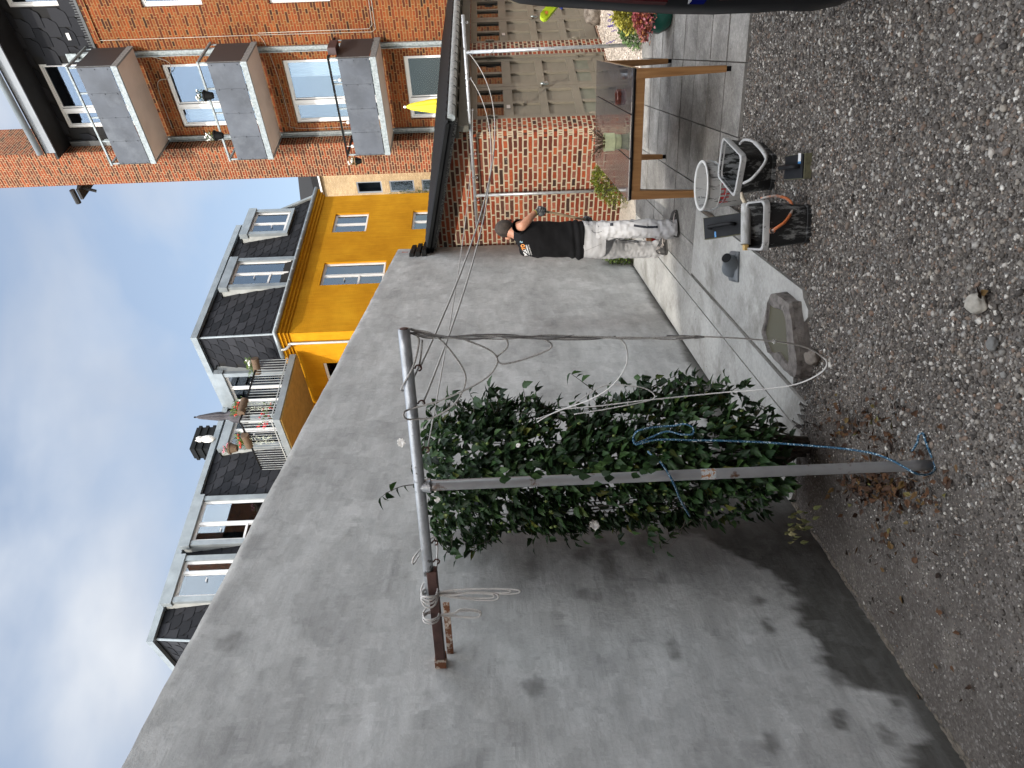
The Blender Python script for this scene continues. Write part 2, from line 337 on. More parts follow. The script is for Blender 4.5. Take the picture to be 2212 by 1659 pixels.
MT['drive'] = pm('pale_gravel_bed', (.42, .37, .31), .9, 0, .35, 30, .6, 70)
# ================================================================== BUILDINGS
X3, Y3, Z3 = Vector((1, 0, 0)), Vector((0, 1, 0)), Vector((0, 0, 1)); O3 = Vector((0, 0, 0))
def wall_holes(mb, o, u, n, U, V, holes, reveal=.14, m=0):
    """one wall face with real openings and their reveals; u level axis, n outward"""
    us = sorted({U[0], U[1]} | {h[0] for h in holes} | {h[1] for h in holes}); vs_ = sorted({V[0], V[1]} | {h[2] for h in holes} | {h[3] for h in holes})
    flip = u.cross(Z3).dot(n) < 0
    def q(ps): mb.add(ps, [(0, 1, 2, 3)[::-1] if flip else (0, 1, 2, 3)], m)
    for i in range(len(us)-1):
        for j in range(len(vs_)-1):
            cu, cv = (us[i]+us[i+1])/2, (vs_[j]+vs_[j+1])/2
            if cu < U[0] or cu > U[1] or cv < V[0] or cv > V[1]: continue
            if any(h[0] < cu < h[1] and h[2] < cv < h[3] for h in holes): continue
            q([o+u*us[i]+Z3*vs_[j], o+u*us[i+1]+Z3*vs_[j], o+u*us[i+1]+Z3*vs_[j+1], o+u*us[i]+Z3*vs_[j+1]])
    for a_, b_, c_, d_ in holes:
        P = [o+u*a_+Z3*c_, o+u*b_+Z3*c_, o+u*b_+Z3*d_, o+u*a_+Z3*d_]
        for i in range(4):
            p, r = P[i], P[(i+1) % 4]; q([r, p, p-n*reveal, r-n*reveal])
def window(parent, o, u, n, U, V, mull=(), trans={}, fr=.06, inset=.07, glass='glass', inner='interior', curtain=None, sill=False, frame='white', handle=None, fd=.06):
    """white casement window: frame with bars, its panes, the room behind; U,V ranges in the wall plane"""
    mb = MB(); a_, b_, c_, d_ = U[0], U[1], V[0], V[1]; dn = (-inset-fd, -inset)
    B = lambda u0, u1, v0, v1, e=0: mb.obox(o, u, Z3, n, (u0, u1), (v0, v1), (dn[0], dn[1]+e))
    B(a_, a_+fr, c_, d_); B(b_-fr, b_, c_, d_); B(a_+fr, b_-fr, c_, c_+fr); B(a_+fr, b_-fr, d_-fr, d_)
    for x in mull: B(x-fr*.7, x+fr*.7, c_+fr, d_-fr, .003)
    cols = [a_]+list(mull)+[b_]
    for k, zs in trans.items():
        for z_ in zs: B(cols[k]+fr*.72, cols[k+1]-fr*.72, z_-fr*.6, z_+fr*.6, -.003)
    for k in range(len(cols)-1):                                   # inner casement rims
        l, r_ = cols[k]+fr*.95, cols[k+1]-fr*.95; s = .028
        for (x0, x1, z0, z1) in ((l, l+s, c_+fr, d_-fr), (r_-s, r_, c_+fr, d_-fr), (l+s, r_-s, d_-fr-s, d_-fr), (l+s, r_-s, c_+fr, c_+fr+s)): B(x0, x1, z0, z1, -.02)
    w_ = mb.build('window', MT[frame], parent)
    g = MB(); g.obox(o, u, Z3, n, (a_+fr*.5, b_-fr*.5), (c_+fr*.5, d_-fr*.5), (-inset-.038, -inset-.032)); g.build('pane', MT[glass], w_)
    r_ = MB(); k = .45
    F = [(a_, b_, c_, d_)]
    P = [o+u*x+Z3*z-n*(inset+fd+dd) for dd in (0.003, k) for x, z in ((a_, c_), (b_, c_), (b_, d_), (a_, d_))]
    r_.add(P, [(4, 5, 6, 7), (0, 1, 5, 4), (1, 2, 6, 5), (2, 3, 7, 6), (3, 0, 4, 7)]); r_.build('room', MT[inner], w_)
    if curtain:
        cu = MB(); x0, x1, z0, z1 = curtain; npl = max(3, int((x1-x0)*14)); A = []
        for i in range(npl*4+1):
            x = lerp(x0, x1, i/(npl*4)); dd = .09+.018*math.sin(i*math.pi/2+.3*math.sin(i)); A.append((x, dd))
        V_ = [o+u*x+Z3*z-n*(inset+dd) for z in (z0, z1) for x, dd in A]; k_ = len(A)
        cu.add(V_, [(i, i+1, k_+i+1, k_+i) for i in range(k_-1)]); cu.build('curtain', MT['curtain'], w_, True)
    if handle is not None:
        h = MB(); h.obox(o, u, Z3, n, (handle[0], handle[0]+.12), (handle[1], handle[1]+.02), (-inset, -inset+.03)); h.build('handle', MT['white'], w_)
    return w_
def slates(mb, o, u, w_, n, lim, hgt, cw=.34, rh=.29, holes=(), ph=0.):
    """overlapping slates with clipped corners on the plane o+u,w; lim(v)->(umin,umax)"""
    for j in range(-1, int(hgt/rh)+2):
        off = (j % 2)*.5*cw+ph; lo, hi = min(lim(0)[0], lim(hgt)[0]), max(lim(0)[1], lim(hgt)[1])
        for i in range(int((lo-off)/cw)-1, int((hi-off)/cw)+2):
            u0 = i*cw+off; v0 = j*rh; g = .006
            P = [(u0+g, v0+rh*1.25), (u0+g, v0+rh*.50), (u0+cw*.10, v0+rh*.38), (u0+cw*.22, v0+rh*.08), (u0+cw*.36, v0), (u0+cw-g, v0), (u0+cw-g, v0+rh*1.25)]
            Q = []
            for x, y in P:
                y = min(max(y, 0), hgt); l, r_ = lim(y); Q.append((min(max(x, l), r_), y))
            if max(q[0] for q in Q)-min(q[0] for q in Q) < .02 or max(q[1] for q in Q)-min(q[1] for q in Q) < .02: continue
            cx = sum(q[0] for q in Q)/7; cy = sum(q[1] for q in Q)/7
            if any(h[0] < cx < h[1] and h[2] < cy < h[3] for h in holes): continue
            T = lambda x, y: o+u*x+w_*y+n*(.006+.018*(1-(y-v0)/(rh*1.25)))
            top = [T(x, y) for x, y in Q]; bot = [p-n*.008 for p in top]; k = 7
            fl = u.cross(w_).dot(n) > 0
            F = [tuple(range(k))[::-1]]+[(i2, (i2+1) % k, k+(i2+1) % k, k+i2) for i2 in range(k)]
            if not fl: F = [f[::-1] for f in F]
            mb.add(top+bot, F)
# ------------------------------------------------------------------ red brick apartment house
XF = 17.4; XB = 16.2
H1 = empty('apartment_house', 'tall red brick apartment house with three steel balconies and a slate clad top floor', 'apartment house', (XF, 7, 0))
fl = [(6.84, 8.40, 1.7, 3.86), (6.84, 8.40, 4.48, 6.72), (6.84, 8.40, 7.33, 9.57), (6.74, 8.32, 10.15, 12.42)]
rcol = [(4.35, 5.6, 2.3, 3.86), (4.35, 5.6, 5.32, 6.68), (4.35, 5.58, 8.16, 9.5), (4.3, 5.5, 11.1, 12.42)]
r2c = [(1.6, 2.85, z0, z1) for (_, _, z0, z1) in rcol]
mb = MB(); wall_holes(mb, Vector((XF, 0, 0)), Y3, -X3, (-6, 8.75), (0, 10.9), fl[:3]+rcol[:3]+r2c[:3]+[(6.74, 8.32, 10.15, 10.9)])
mb.box(XF-.03, XF, 5.9-12, 6.3, 10.72, 10.9)
mb.add([(XF, 9.65, 0), (XF+9, 9.65, 0), (XF+9, 9.65, 15), (XF, 9.65, 15)], [(0, 1, 2, 3)])
mb.build('wall', MT['brick_far'], H1)
mb = MB(); mb.box(XF-.4, XF+1.0, 8.75, 9.65, 0, 16.5); mb.build('pier', MT['brick_pier'], H1)
# slate top floor
hl = [(6.74, 8.32, 10.15, 12.42), rcol[3], r2c[3]]
mb = MB(); wall_holes(mb, Vector((XF+.02, 0, 0)), Y3, -X3, (-6, 8.75), (10.9, 12.75), [(h[0], h[1], max(h[2], 10.9), h[3]) for h in hl], .12); bk = mb.build('slate_cladding', [MT['slate_back']], H1)
mb = MB(); slates(mb, Vector((XF+.012, -1, 10.93)), Y3, Z3, -X3, lambda v: (0, 9.72), 1.75, .42, .30, holes=[(h[0]+1-.1, h[1]+1+.1, h[2]-10.93, h[3]-10.93) for h in hl]); mb.build('slates', MT['slate'], bk)
mb = MB(); mb.box(XF-.05, XF+.01, -6, 6.5, 10.87, 10.93); mb.box(XF-.08, XF-.02, 8.62, 8.75, 10.9, 12.5)
for i in range(40): mb.box(XF-.035, XF-.012, 4.2+i*.055, 4.22+i*.055, 10.93, 11.0+.05*random.random())
mb.build('flashing', pm('lead_flashing', (.07, .075, .08), .7), H1)
mb = MB(); mb.box(XF-.72, XF+.4, -6, 8.74, 12.56, 12.62); mb.build('eave_soffit', MT['bwood'], H1)
mb = MB(); mb.box(XF-.76, XF-.72, -6, 8.55, 12.54, 12.78); mb.build('fascia', MT['grey_board'], H1)
mb = MB(); mb.tube([(XF-.86, -6, 12.86), (XF-.86, 8.52, 12.86)], .075, 12); mb.build('gutter', MT['zinc'], H1, True)
mb = MB(); mb.add([(XF-.8, -6, 12.79), (XF-.8, 8.7, 12.79), (XF+4, 8.7, 15.2), (XF+4, -6, 15.2)], [(0, 1, 2, 3)]); mb.build('roof', MT['blackplas'], H1)
mb = MB(); mb.box(XF-.6, XF+.2, 9.66, 9.95, 12.55, 12.62); mb.tube([(XF-.6, 9.67, 12.72), (XF-.6, 10.05, 12.72)], .07); mb.tube([(XF-.42, 9.67, 12.66), (XF-.3, 9.9, 12.3)], .04); mb.build('eave_stub', MT['bwood'], H1)
wd = {}
for i, (a_, b_, c_, d_) in enumerate(fl):
    tr = {1: [d_-.0-1.2]} if False else {}
    wd[i] = window(H1, Vector((XF, 0, 0)), Y3, -X3, (a_, b_), (c_, d_), mull=[7.88 if i else 7.92], fr=.065,
                   glass='glass_dark' if i == 0 else 'glass', curtain=(6.93, 7.30, 4.6, 6.62) if i == 1 else ((7.95, 8.3, 7.5, 9.4) if i == 2 else None))
for (a_, b_, c_, d_) in rcol+r2c: window(H1, Vector((XF, 0, 0)), Y3, -X3, (a_, b_), (c_, d_), mull=[(a_+b_)/2], fr=.065)
mb = MB()
for y0 in (6.5, 8.6):
    for k in range(1): mb.box(XF-.07, XF-.01, y0, y0+.02, 1., 11.6); mb.box(XF-.02, XF-.008, y0+.02, y0+.11, 1., 11.6); mb.box(XF-.07, XF-.01, y0+.11, y0+.125, 1., 11.6)
    mb.box(XF-.10, XF-.07, y0-.02, y0+.16, 11.35, 11.6)
mb.build('steel_post', MT['galv'], H1)
mb = MB()
cab = [(XF-.015, 6.24, 10.75), (XF-.015, 6.24, 7.25), (XF-.015, 6.26, 4.5), (XF-.015, 6.2, 4.41), (XF-.015, 3, 4.38)]
mb.tube(cab, .007, 6); mb.tube([(XF-.015, 6.20, 7.1), (XF-.015, 6.19, 4.55), (XF-.015, 6.1, 4.47), (XF-.015, 3, 4.43)], .007, 6)
mb.tube(cr_spline([(XF-.02, 6.24, 7.1), (XF-.02, 6.45, 7.0), (XF-.02, 7.2, 6.9), (XF-.02, 8.2, 6.88), (XF-.02, 8.5, 6.8), (XF-.02, 8.52, 5.4)]), .006, 6)
mb.tube(cr_spline([(XF-.05, 6.6, 9.75), (XF-.12, 6.75, 9.3), (XF-.1, 7.1, 9.45), (XF-.03, 7.3, 9.8), (XF-.02, 8.4, 9.85)]), .008, 6)
mb.tube([(XF-.015, 8.9-.17, 9.9), (XF-.015, 8.73, 2)], .008, 6)
mb.build('cable', pm('white_cable', (.34, .31, .27), .5), H1, True)
mb = MB(); mb.box(XF-.03, XF-.012, 6.05, 6.2, 11.35, 11.42); mb.build('wall_plate', MT['white'], H1)
for zb, zt in ((10.0, 11.1), (7.16, 8.24), (4.32, 5.38)):           # three balconies
    bal = MB(); bal.box(XB+.02, XF-.09, 6.40, 8.66, zb+.02, zb+.05); B_ = bal.build('balcony', MT['soffit'], H1)
    mb = MB()                                                       # steel edge beams, posts and hand rail
    mb.box(XB, XB+.05, 6.36, 8.70, zb, zb+.13); mb.box(XB+.05, XF-.08, 6.36, 6.40, zb, zb+.13); mb.box(XB+.05, XF-.08, 8.66, 8.70, zb, zb+.13)
    for y in (6.38, 6.95, 7.52, 8.1, 8.68):
        mb.box(XB+.035, XB+.06, y-.018, y+.018, zb+.13, zt-.03)
    for x in (XB+.45, XB+.85, XF-.15): mb.box(x, x+.04, 6.37, 6.385, zb+.13, zt-.03); mb.box(x, x+.04, 8.675, 8.69, zb+.13, zt-.03)
    mb.build('frame', MT['galv'], B_)
    mb = MB(); mb.box(XB+.01, XB+.06, 6.34, 8.72, zt-.03, zt+.01); mb.box(XB+.06, XF-.05, 6.34, 6.39, zt-.03, zt+.01); mb.box(XB+.06, XF-.05, 8.67, 8.72, zt-.03, zt+.01)
    mb.build('hand_rail', MT['blackplas'] if zt < 6 else MT['galv'], B_)
    mb = MB()
    for y in (6.375, 6.95, 7.525, 8.1): mb.box(XB+.005, XB+.018, y, y+.571, zb+.15, zt-.22)
    for y in (6.97, 7.52, 8.1, 6.42, 8.66):
        for z in (zb+.22, zb+.5, zt-.3): mb.lathe((XB+.003, y, z), [(.016, 0), (.012, -.012), (.001, -.014)], 8, ax=X3)
    mb.build('front_panel', MT['panel'], B_)
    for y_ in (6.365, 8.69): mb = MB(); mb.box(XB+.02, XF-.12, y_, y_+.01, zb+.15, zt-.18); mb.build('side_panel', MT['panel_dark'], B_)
# ------------------------------------------------------------------ ochre house with slate mansard
H2 = empty('ochre_house', 'ochre yellow rendered house with a black slate mansard roof and zinc dormers', 'house', (17.5, 15.5, 0))
YF, YW, XC, XE, XL = 15.5, 18.9, 17.5, 25.7, 8.7; ZE, ZT, IN = 9.02, 11.95, .45
win = [(19.95, 21.25, 5.86, 8.08), (23.15, 24.42, 6.80, 8.10), (19.95, 21.25, 2.9, 5.1), (23.15, 24.42, 3.7, 5.08)]
mb = MB(); wall_holes(mb, Vector((0, YF, 0)), X3, -Y3, (XC, XE), (0, 8.72), win, .18)
wall_holes(mb, Vector((XC, 0, 0)), Y3, -X3, (YF, YW), (0, 8.72), [(16.9, 18.6, 5.9, 7.9)], .18)
wall_holes(mb, Vector((0, YW, 0)), X3, -Y3, (XL, XC), (0, 8.72), [(15.6, 16.9, 5.9, 7.9)], .18)
wall_holes(mb, Vector((XL, 0, 0)), Y3, -X3, (YW, YW+9), (0, 8.72), [], .18)
wall_holes(mb, Vector((XE, 0, 0)), Y3, X3, (YF, YF+7), (0, 8.72), [], .18)
mb.build('wall', MT['ochre'], H2)
def cornice(parent):
    steps = [(8.72, 8.80, .06), (8.80, 8.90, .13), (8.90, 9.0, .22)]; mb = MB()
    for z0, z1, e in steps:
        mb.box(XC-e, XE+e, YF-e, YF+.1, z0, z1); mb.box(XC-e, XC+.1, YF+.1, YW-e, z0, z1); mb.box(XL-e, XC+.1, YW-e, YW+.1, z0, z1); mb.box(XL-e, XL+.1, YW+.1, YW+9, z0, z1)
    return mb.build('cornice', MT['ochre'], parent)
cornice(H2)
for i, (a_, b_, c_, d_) in enumerate(win):
    big = i in (0, 2)
    window(H2, Vector((0, YF, 0)), X3, -Y3, (a_, b_), (c_, d_), mull=[a_+.62], trans={0: [c_+.9]} if big else {}, inner='interior_green' if i == 3 else 'interior',
           curtain=(a_+.7, b_-.1, c_+.1, d_-.1) if i < 2 else None, handle=(a_+.3, c_+1.4) if big else None)
window(H2, Vector((XC, 0, 0)), Y3, -X3, (16.9, 18.6), (5.9, 7.9), mull=[17.7], glass='glass_dark'); window(H2, Vector((0, YW, 0)), X3, -Y3, (15.6, 16.9), (5.9, 7.9), mull=[16.3], glass='glass_dark')
mb = MB()
def zp(x, y): return Vector((x, y, 0))
hh = ZT-ZE; sl_ = math.hypot(hh, IN)
roofs = []   # name, origin, u, inward, length0, (left inset top, right inset top)
roofs = [(Vector((XC, YF, ZE)), X3, Y3, XE-XC, IN, -1.45), (Vector((XC, YF, ZE)), Y3, X3, YW-YF, IN, IN), (Vector((XL, YW, ZE)), X3, Y3, XC-XL, IN, IN), (Vector((XL, YW, ZE)), Y3, X3, 9, IN, 0)]
dh = {0: [(20.0-XC, 21.7-XC, 0, 2.5), (23.2-XC, 24.9-XC, .9, 2.5)], 1: [(17.2-YF, 18.8-YF, 0, 2.6)], 2: [(15.6-XL, 17.05-XL, 0, 2.6), (11.85-XL, 13.65-XL, 0, 2.6), (10.0-XL, 11.5-XL, 0, 2.6)], 3: []}
bk = MB(); sm = MB()
for i, (o, u, inw, ln, li, ri) in enumerate(roofs):
    w_ = (inw*IN+Z3*hh).normalized(); n = (-inw*hh+Z3*IN).normalized()
    T = [o, o+u*ln, o+u*(ln+ (ri if ri < 0 else (-ri if i != 1 and i != 2 else (ri if i == 1 else ri))))+w_*sl_, o+u*li+w_*sl_]
    rt = {0: -1.45, 1: IN, 2: IN, 3: 0}[i]
    T[2] = o+u*(ln+rt)+w_*sl_
    bk.add(T, [(0, 1, 2, 3) if u.cross(w_).dot(n) > 0 else (3, 2, 1, 0)])
    f = lambda v, li=li, rt=rt, ln=ln: (li*v/sl_, ln+rt*v/sl_)
    slates(sm, o, u, w_, n, f, sl_, .44, .32, dh[i])
bko = bk.build('mansard_roof', MT['slate_back'], H2); sm.build('slates', MT['slate'], bko)
mb = MB(); e1 = .10                                                  # roof edge capping
cp = [(XL+IN-.1, YW+9), (XL+IN-.1, YW+IN-.1), (XC+IN-.1, YW+IN-.1), (XC+IN-.1, YF+IN-.1), (XE-1.45, YF+IN-.1)]
for i in range(len(cp)-1):
    (x0, y0), (x1, y1) = cp[i], cp[i+1]
    e_ = .06+.004*i; mb.box(min(x0, x1)-e_, max(x0, x1)+e_, min(y0, y1)-e_, max(y0, y1)+e_, ZT-.09-.004*i, ZT+.09+.004*i)
for i in range(4):
    (x0, y0) = cp[i+1]
    if i in (0, 2): b0 = [(XL, YW), None, (XC, YF)][i]; mb.tube([(b0[0]-.01, b0[1]-.01, ZE), (b0[0]+IN-.01, b0[1]+IN-.01, ZT)], .035, 6)
mb.tube([(XE+.05, YF-.03, ZE), (XE-1.40, YF+IN-.03, ZT)], .09, 6)
mb.build('roof_edge', MT['zinc'], H2)
mb = MB(); mb.add([(XL+IN, YW+IN, ZT+.05), (XC+IN, YW+IN, ZT+.05), (XC+IN, YF+IN, ZT+.05), (XE-1.5, YF+IN, ZT+.05), (XE-1.5, YW+9, ZT+.3), (XL+IN, YW+9, ZT+.3)], [(0, 1, 2, 3, 4, 5)])
mb.add([(XE, YF, ZE), (XE, YW+8, ZE), (XE-1.45, YW+8, ZT), (XE-1.45, YF+IN, ZT)], [(0, 1, 2, 3)]); mb.build('flat_roof', MT['blackplas'], H2)
mb = MB(); g_ = .27
for A_ in ([(XE+.2, YF-g_, 9.04), (XC-g_, YF-g_, 9.04), (XC-g_, 16.3, 9.04)], [(14.4, YW-g_, 9.04), (XL-g_, YW-g_, 9.04), (XL-g_, YW+9, 9.04)]): mb.tube(A_, .07, 10)
for i in range(14): mb.box(XC+i*.6, XC+i*.6+.03, YF-g_-.09, YF-g_+.08, 8.99, 9.06)
mb.build('gutter', MT['zinc'], H2, True)
mb = MB(); mb.tube(cr_spline([(XC-g_, 15.95, 9.0), (XC-.24, 15.95, 8.86), (XC-.1, 15.9, 8.7), (XC-.08, 15.88, 8.5), (XC-.08, 15.88, 3)], 4), .045, 10); mb.build('down_pipe', MT['zinc_light'], H2, True)
def dormer(parent, o, u, inw, U, V, wz0, mull, trans, open_door=False, curtain=None):
    """zinc dormer standing flush with the facade, wedge shaped cheeks run back to the mansard slope"""
    n = -inw; mb = MB(); fw = .17; hd = .30
    B = lambda a_, b_, c_, d_, n0, n1: mb.obox(o, u, Z3, n, (a_, b_), (c_, d_), (n0, n1))
    B(U[0], U[0]+fw, V[0], V[1]-hd, -.10, .02); B(U[1]-fw, U[1], V[0], V[1]-hd, -.10, .02); B(U[0]-.05, U[1]+.05, V[1]-hd, V[1], -.14, .06)
    if V[0] > ZE+.3: B(U[0], U[1], V[0]-.1, V[0]+.0, -.12, .03)
    dp = lambda z: (z-ZE)/hh*IN
    A = lambda x, z, d: o+u*x+Z3*z+inw*d
    mb.add([A(U[0]-.05, V[1]-.02, 0), A(U[1]+.05, V[1]-.02, 0), A(U[1]+.05, V[1]+.01, dp(V[1])+.2), A(U[0]-.05, V[1]+.01, dp(V[1])+.2)], [(0, 1, 2, 3)])
    D_ = mb.build('dormer', MT['zinc'], parent)
    ck = MB()
    for x in (U[0]+.01, U[1]-.01): ck.prism([A(x, V[0], .02), A(x, V[1]-.03, .02), A(x, V[1]-.03, dp(V[1]-.03)+.05), A(x, V[0], dp(V[0])+.03)], u*.02)
    ck.build('cheek', MT['zinc_light'], D_)
    window(D_, o, u, n, (U[0]+fw, U[1]-fw), (wz0, V[1]-hd), mull=mull, trans=trans, inset=.05, fr=.055, curtain=curtain, glass='glass', handle=(mull[0]-.3, V[1]-1.1) if mull else None)
    return D_
OY = Vector((0, YF, 0)); OW = Vector((0, YW, 0)); OX = Vector((XC, 0, 0))
dormer(H2, OY, X3, Y3, (20.0, 21.7), (9.02, 11.58), 9.05, [20.85], {0: [9.95]}, curtain=(20.95, 21.45, 9.2, 11.2))
dormer(H2, OY, X3, Y3, (23.2, 24.9), (9.88, 11.58), 9.93, [24.0], {}, curtain=(24.1, 24.65, 9.95, 11.2))
dormer(H2, OX, Y3, X3, (17.2, 18.85), (9.02, 11.66), 9.05, [18.0], {})
dormer(H2, OW, X3, Y3, (15.6, 17.05), (9.02, 11.6), 9.05, [16.45], {})
dormer(H2, OW, X3, Y3, (11.85, 13.65), (9.02, 11.82), 9.05, [12.65], {0: [9.95]})
dormer(H2, OW, X3, Y3, (10.0, 11.5), (9.02, 11.82), 9.05, [10.95], {})
# balcony in the inner corner
mb = MB(); mb.box(14.45, XC-.23, 16.25, YW-.23, 8.56, 8.62); bb = mb.build('corner_balcony', pm('ochre_soffit', (.30, .20, .06), .8), H2)
mb = MB(); mb.box(14.41, XC-.23, 16.21, 16.29, 8.60, 8.80); mb.box(14.41, 14.49, 16.29, YW-.23, 8.60, 8.80); mb.box(14.49, XC-.23, 16.29, YW-.23, 8.74, 8.79); mb.build('edge_beam', MT['zinc'], bb)
mb = MB()
for i in range(23): x = 14.55+i*.115; mb.box(x-.007, x+.007, 16.24, 16.254, 8.8, 9.78)
for i in range(21): y = 16.35+i*.115; mb.box(14.44, 14.454, y-.007, y+.007, 8.8, 9.78)
mb.box(14.42, 14.47, 16.22, 16.27, 8.8, 9.8); mb.box(14.55, 17.15, 16.235, 16.26, 8.86, 8.89); mb.box(14.435, 14.46, 16.3, 18.6, 8.86, 8.89)
mb.build('baluster', MT['zinc_light'], bb)
mb = MB(); mb.box(14.42, 17.15, 16.22, 16.27, 9.78, 9.82); mb.box(14.42, 14.47, 16.27, 18.6, 9.78, 9.82); mb.build('hand_rail', MT['blackplas'], bb)
# louvred roof box
mb = MB(); v0 = Vector((18.45, 22.6, 12.2))
for i in range(7): mb.box(17.95, 19.15, 21.7, 22.4, 12.3+i*.28, 12.42+i*.28)
mb.box(18.0, 19.1, 21.75, 22.35, 12.1, 14.2); mb.build('roof_vent', MT['blackplas'], H2)
# ------------------------------------------------------------------ beige house far behind
H3 = empty('beige_house', 'pale beige brick house seen in the gap between the red house and the ochre house', 'house', (34, 20, 0))
mb = MB(); hs = [(19.72, 20.4, 7.85, 9.18), (19.72, 20.4, 6.15, 7.45), (19.72, 20.4, 4.4, 5.75)]
wall_holes(mb, Vector((34, 0, 0)), Y3, -X3, (12, 30), (0, 11.0), hs, .15); mb.build('wall', MT['beige'], H3)
for h in hs: window(H3, Vector((34, 0, 0)), Y3, -X3, h[:2], h[2:], fr=.05, inset=.02, frame='grey_board', glass='glass_dark' if h[2] < 7 else 'glass')
mb = MB(); mb.box(33.8, 34.05, 12, 30, 10.98, 11.06); mb.build('fascia', MT['white'], H3)
mb = MB(); mb.add([(33.8, 12, 11.07), (33.8, 30, 11.07), (38, 30, 14.5), (38, 12, 11.9)], [(0, 1, 2, 3)]); mb.add([(33.9, 12, 11.07), (33.9, 30, 11.07), (33.9, 30, 11.45), (33.9, 12, 11.45)], [(0, 1, 2, 3)]); mb.build('roof', MT['slate_back'], H3)
# ------------------------------------------------------------------ house behind the photographer (its shadow lies over the yard)
H4 = empty('rear_house', 'brick house behind the photographer that throws the yard into shade', 'house', (-6, -10.5, 0))
en = Vector((.469, .883, 0)); eu = Vector((-.883, .469, 0)); eo = en*(-11.0)
mb = MB(); rh_ = [(x, x+1.3, z, z+1.5) for x in range(-21, 20, 3) for z in (1.2, 4.2, 7.2, 10.2, 13.2)]
wall_holes(mb, eo, eu, en, (-23, 23), (0, 17), rh_, .15)
mb.obox(eo, eu, Z3, en, (-23, 23), (0, 16.97), (-9, -.7)); mb.obox(eo, eu, Z3, en, (-23, 23), (16.97, 17), (-.8, 0)); mb.build('wall', MT['brick_far'], H4)
for h in rh_: window(H4, eo, eu, en, h[:2], h[2:], mull=[h[0]+.65], fr=.06)
# ------------------------------------------------------------------ brick garage with two green grey double doors
GA = empty('garage', 'low red brick garage with grey brown double doors and a black tiled lean-to roof', 'garage', (8.9, 4.5, 0))
mb = MB(); zt = lambda y: 2.24+.246*(y-4.3)
hol = [(9.25, 11.35, .02, 2.09), (11.86, 13.98, .02, 2.09), (14.5, 16.6, .02, 2.09)]
wall_holes(mb, Vector((0, 4.5, 0)), X3, -Y3, (9.0, 17.3), (0, 2.24), hol, .10)
k = 5; cr_ = [(9.0, 4.5)]+[(9.0-.1*math.sin(i*math.pi/2/k), 4.6-.1*math.cos(i*math.pi/2/k)) for i in range(1, k+1)]
pl = cr_+[(8.9, 6.45), (8.9, 6.6)]
for (x0, y0), (x1, y1) in zip(pl[:-1], pl[1:]):
    mb.add([(x1, y1, 0), (x0, y0, 0), (x0, y0, zt(y0)), (x1, y1, zt(y1))], [(0, 1, 2, 3)])
mb.build('wall', MT['brick_near'], GA)
mb = MB(); ze = 2.44
mb.prism([(8.62, 4.2, 2.30), (8.62, 6.5, 2.84), (8.62, 6.5, 2.88), (8.62, 4.2, 2.34)], (8.6, 0, 0)); 
for i in range(44):
    x = 8.66+i*.2; rings = []
    for yy, z_ in ((4.16, 2.335), (6.5, 2.88)): rings.append([(x+.1*math.cos(a_), yy, z_+.035*math.sin(a_)) for a_ in LS(0, math.pi, 7)])
    mb.loft(rings, True)
mb.build('roof', MT['blackplas'], GA)
mb = MB()                                                            # verge board and its speckled underside trim
mb.prism([(8.56, 4.2, 2.26), (8.56, 6.38, 2.765), (8.56, 6.38, 2.85), (8.56, 4.2, 2.345)], (.06, 0, 0)); mb.prism([(8.53, 4.2, 2.32), (8.53, 6.38, 2.825), (8.53, 6.38, 2.87), (8.53, 4.2, 2.365)], (.03, 0, 0)); mb.build('verge_board', MT['blackplas'], GA)
mb = MB(); mb.prism([(8.63, 4.22, 2.225), (8.63, 6.38, 2.725), (8.63, 6.38, 2.765), (8.63, 4.22, 2.265)], (.05, 0, 0)); mb.build('verge_trim', pm('speckled_mineral_board', (.20, .20, .19), .9, 0, .6, 40, .5, 80, dirt=(.02, .02, .02), dscale=60, dlo=.5, dhi=.56), GA)
mb = MB(); mb.tube([(8.62, 4.16, 2.295), (17, 4.16, 2.295)], .05, 14, True)
for i in range(30): x = 8.9+i*.27; mb.tube([(x, 4.16+.055*math.cos(a_), 2.295+.055*math.sin(a_)) for a_ in LS(-2.9, .3, 8)], .004, 4, m=1)
mb.build('gutter', [MT['galv'], MT['blackplas']], GA, True, autos=40)
mb = MB(); mb.box(8.72, 17, 4.32, 4.40, 2.09, 2.22); mb.box(8.7, 17, 4.22, 4.25, 2.24, 2.32)
for i in range(18): mb.box(8.75+i*.45, 8.81+i*.45, 4.25, 4.5, 2.22, 2.31)
mb.build('eave_board', pm('grey_green_timber', (.085, .082, .065), .7, 0, .2, 6), GA)
MT['door'] = pm('grey_brown_door_paint', (.165, .148, .115), .55, 0, .10, 3, .12, 40, dirt=(.14, .12, .09), dscale=5, dlo=.6, dhi=.8)
MT['doorglass'] = glassmat('door_glass', .5, (.3, .4, .4), .03)
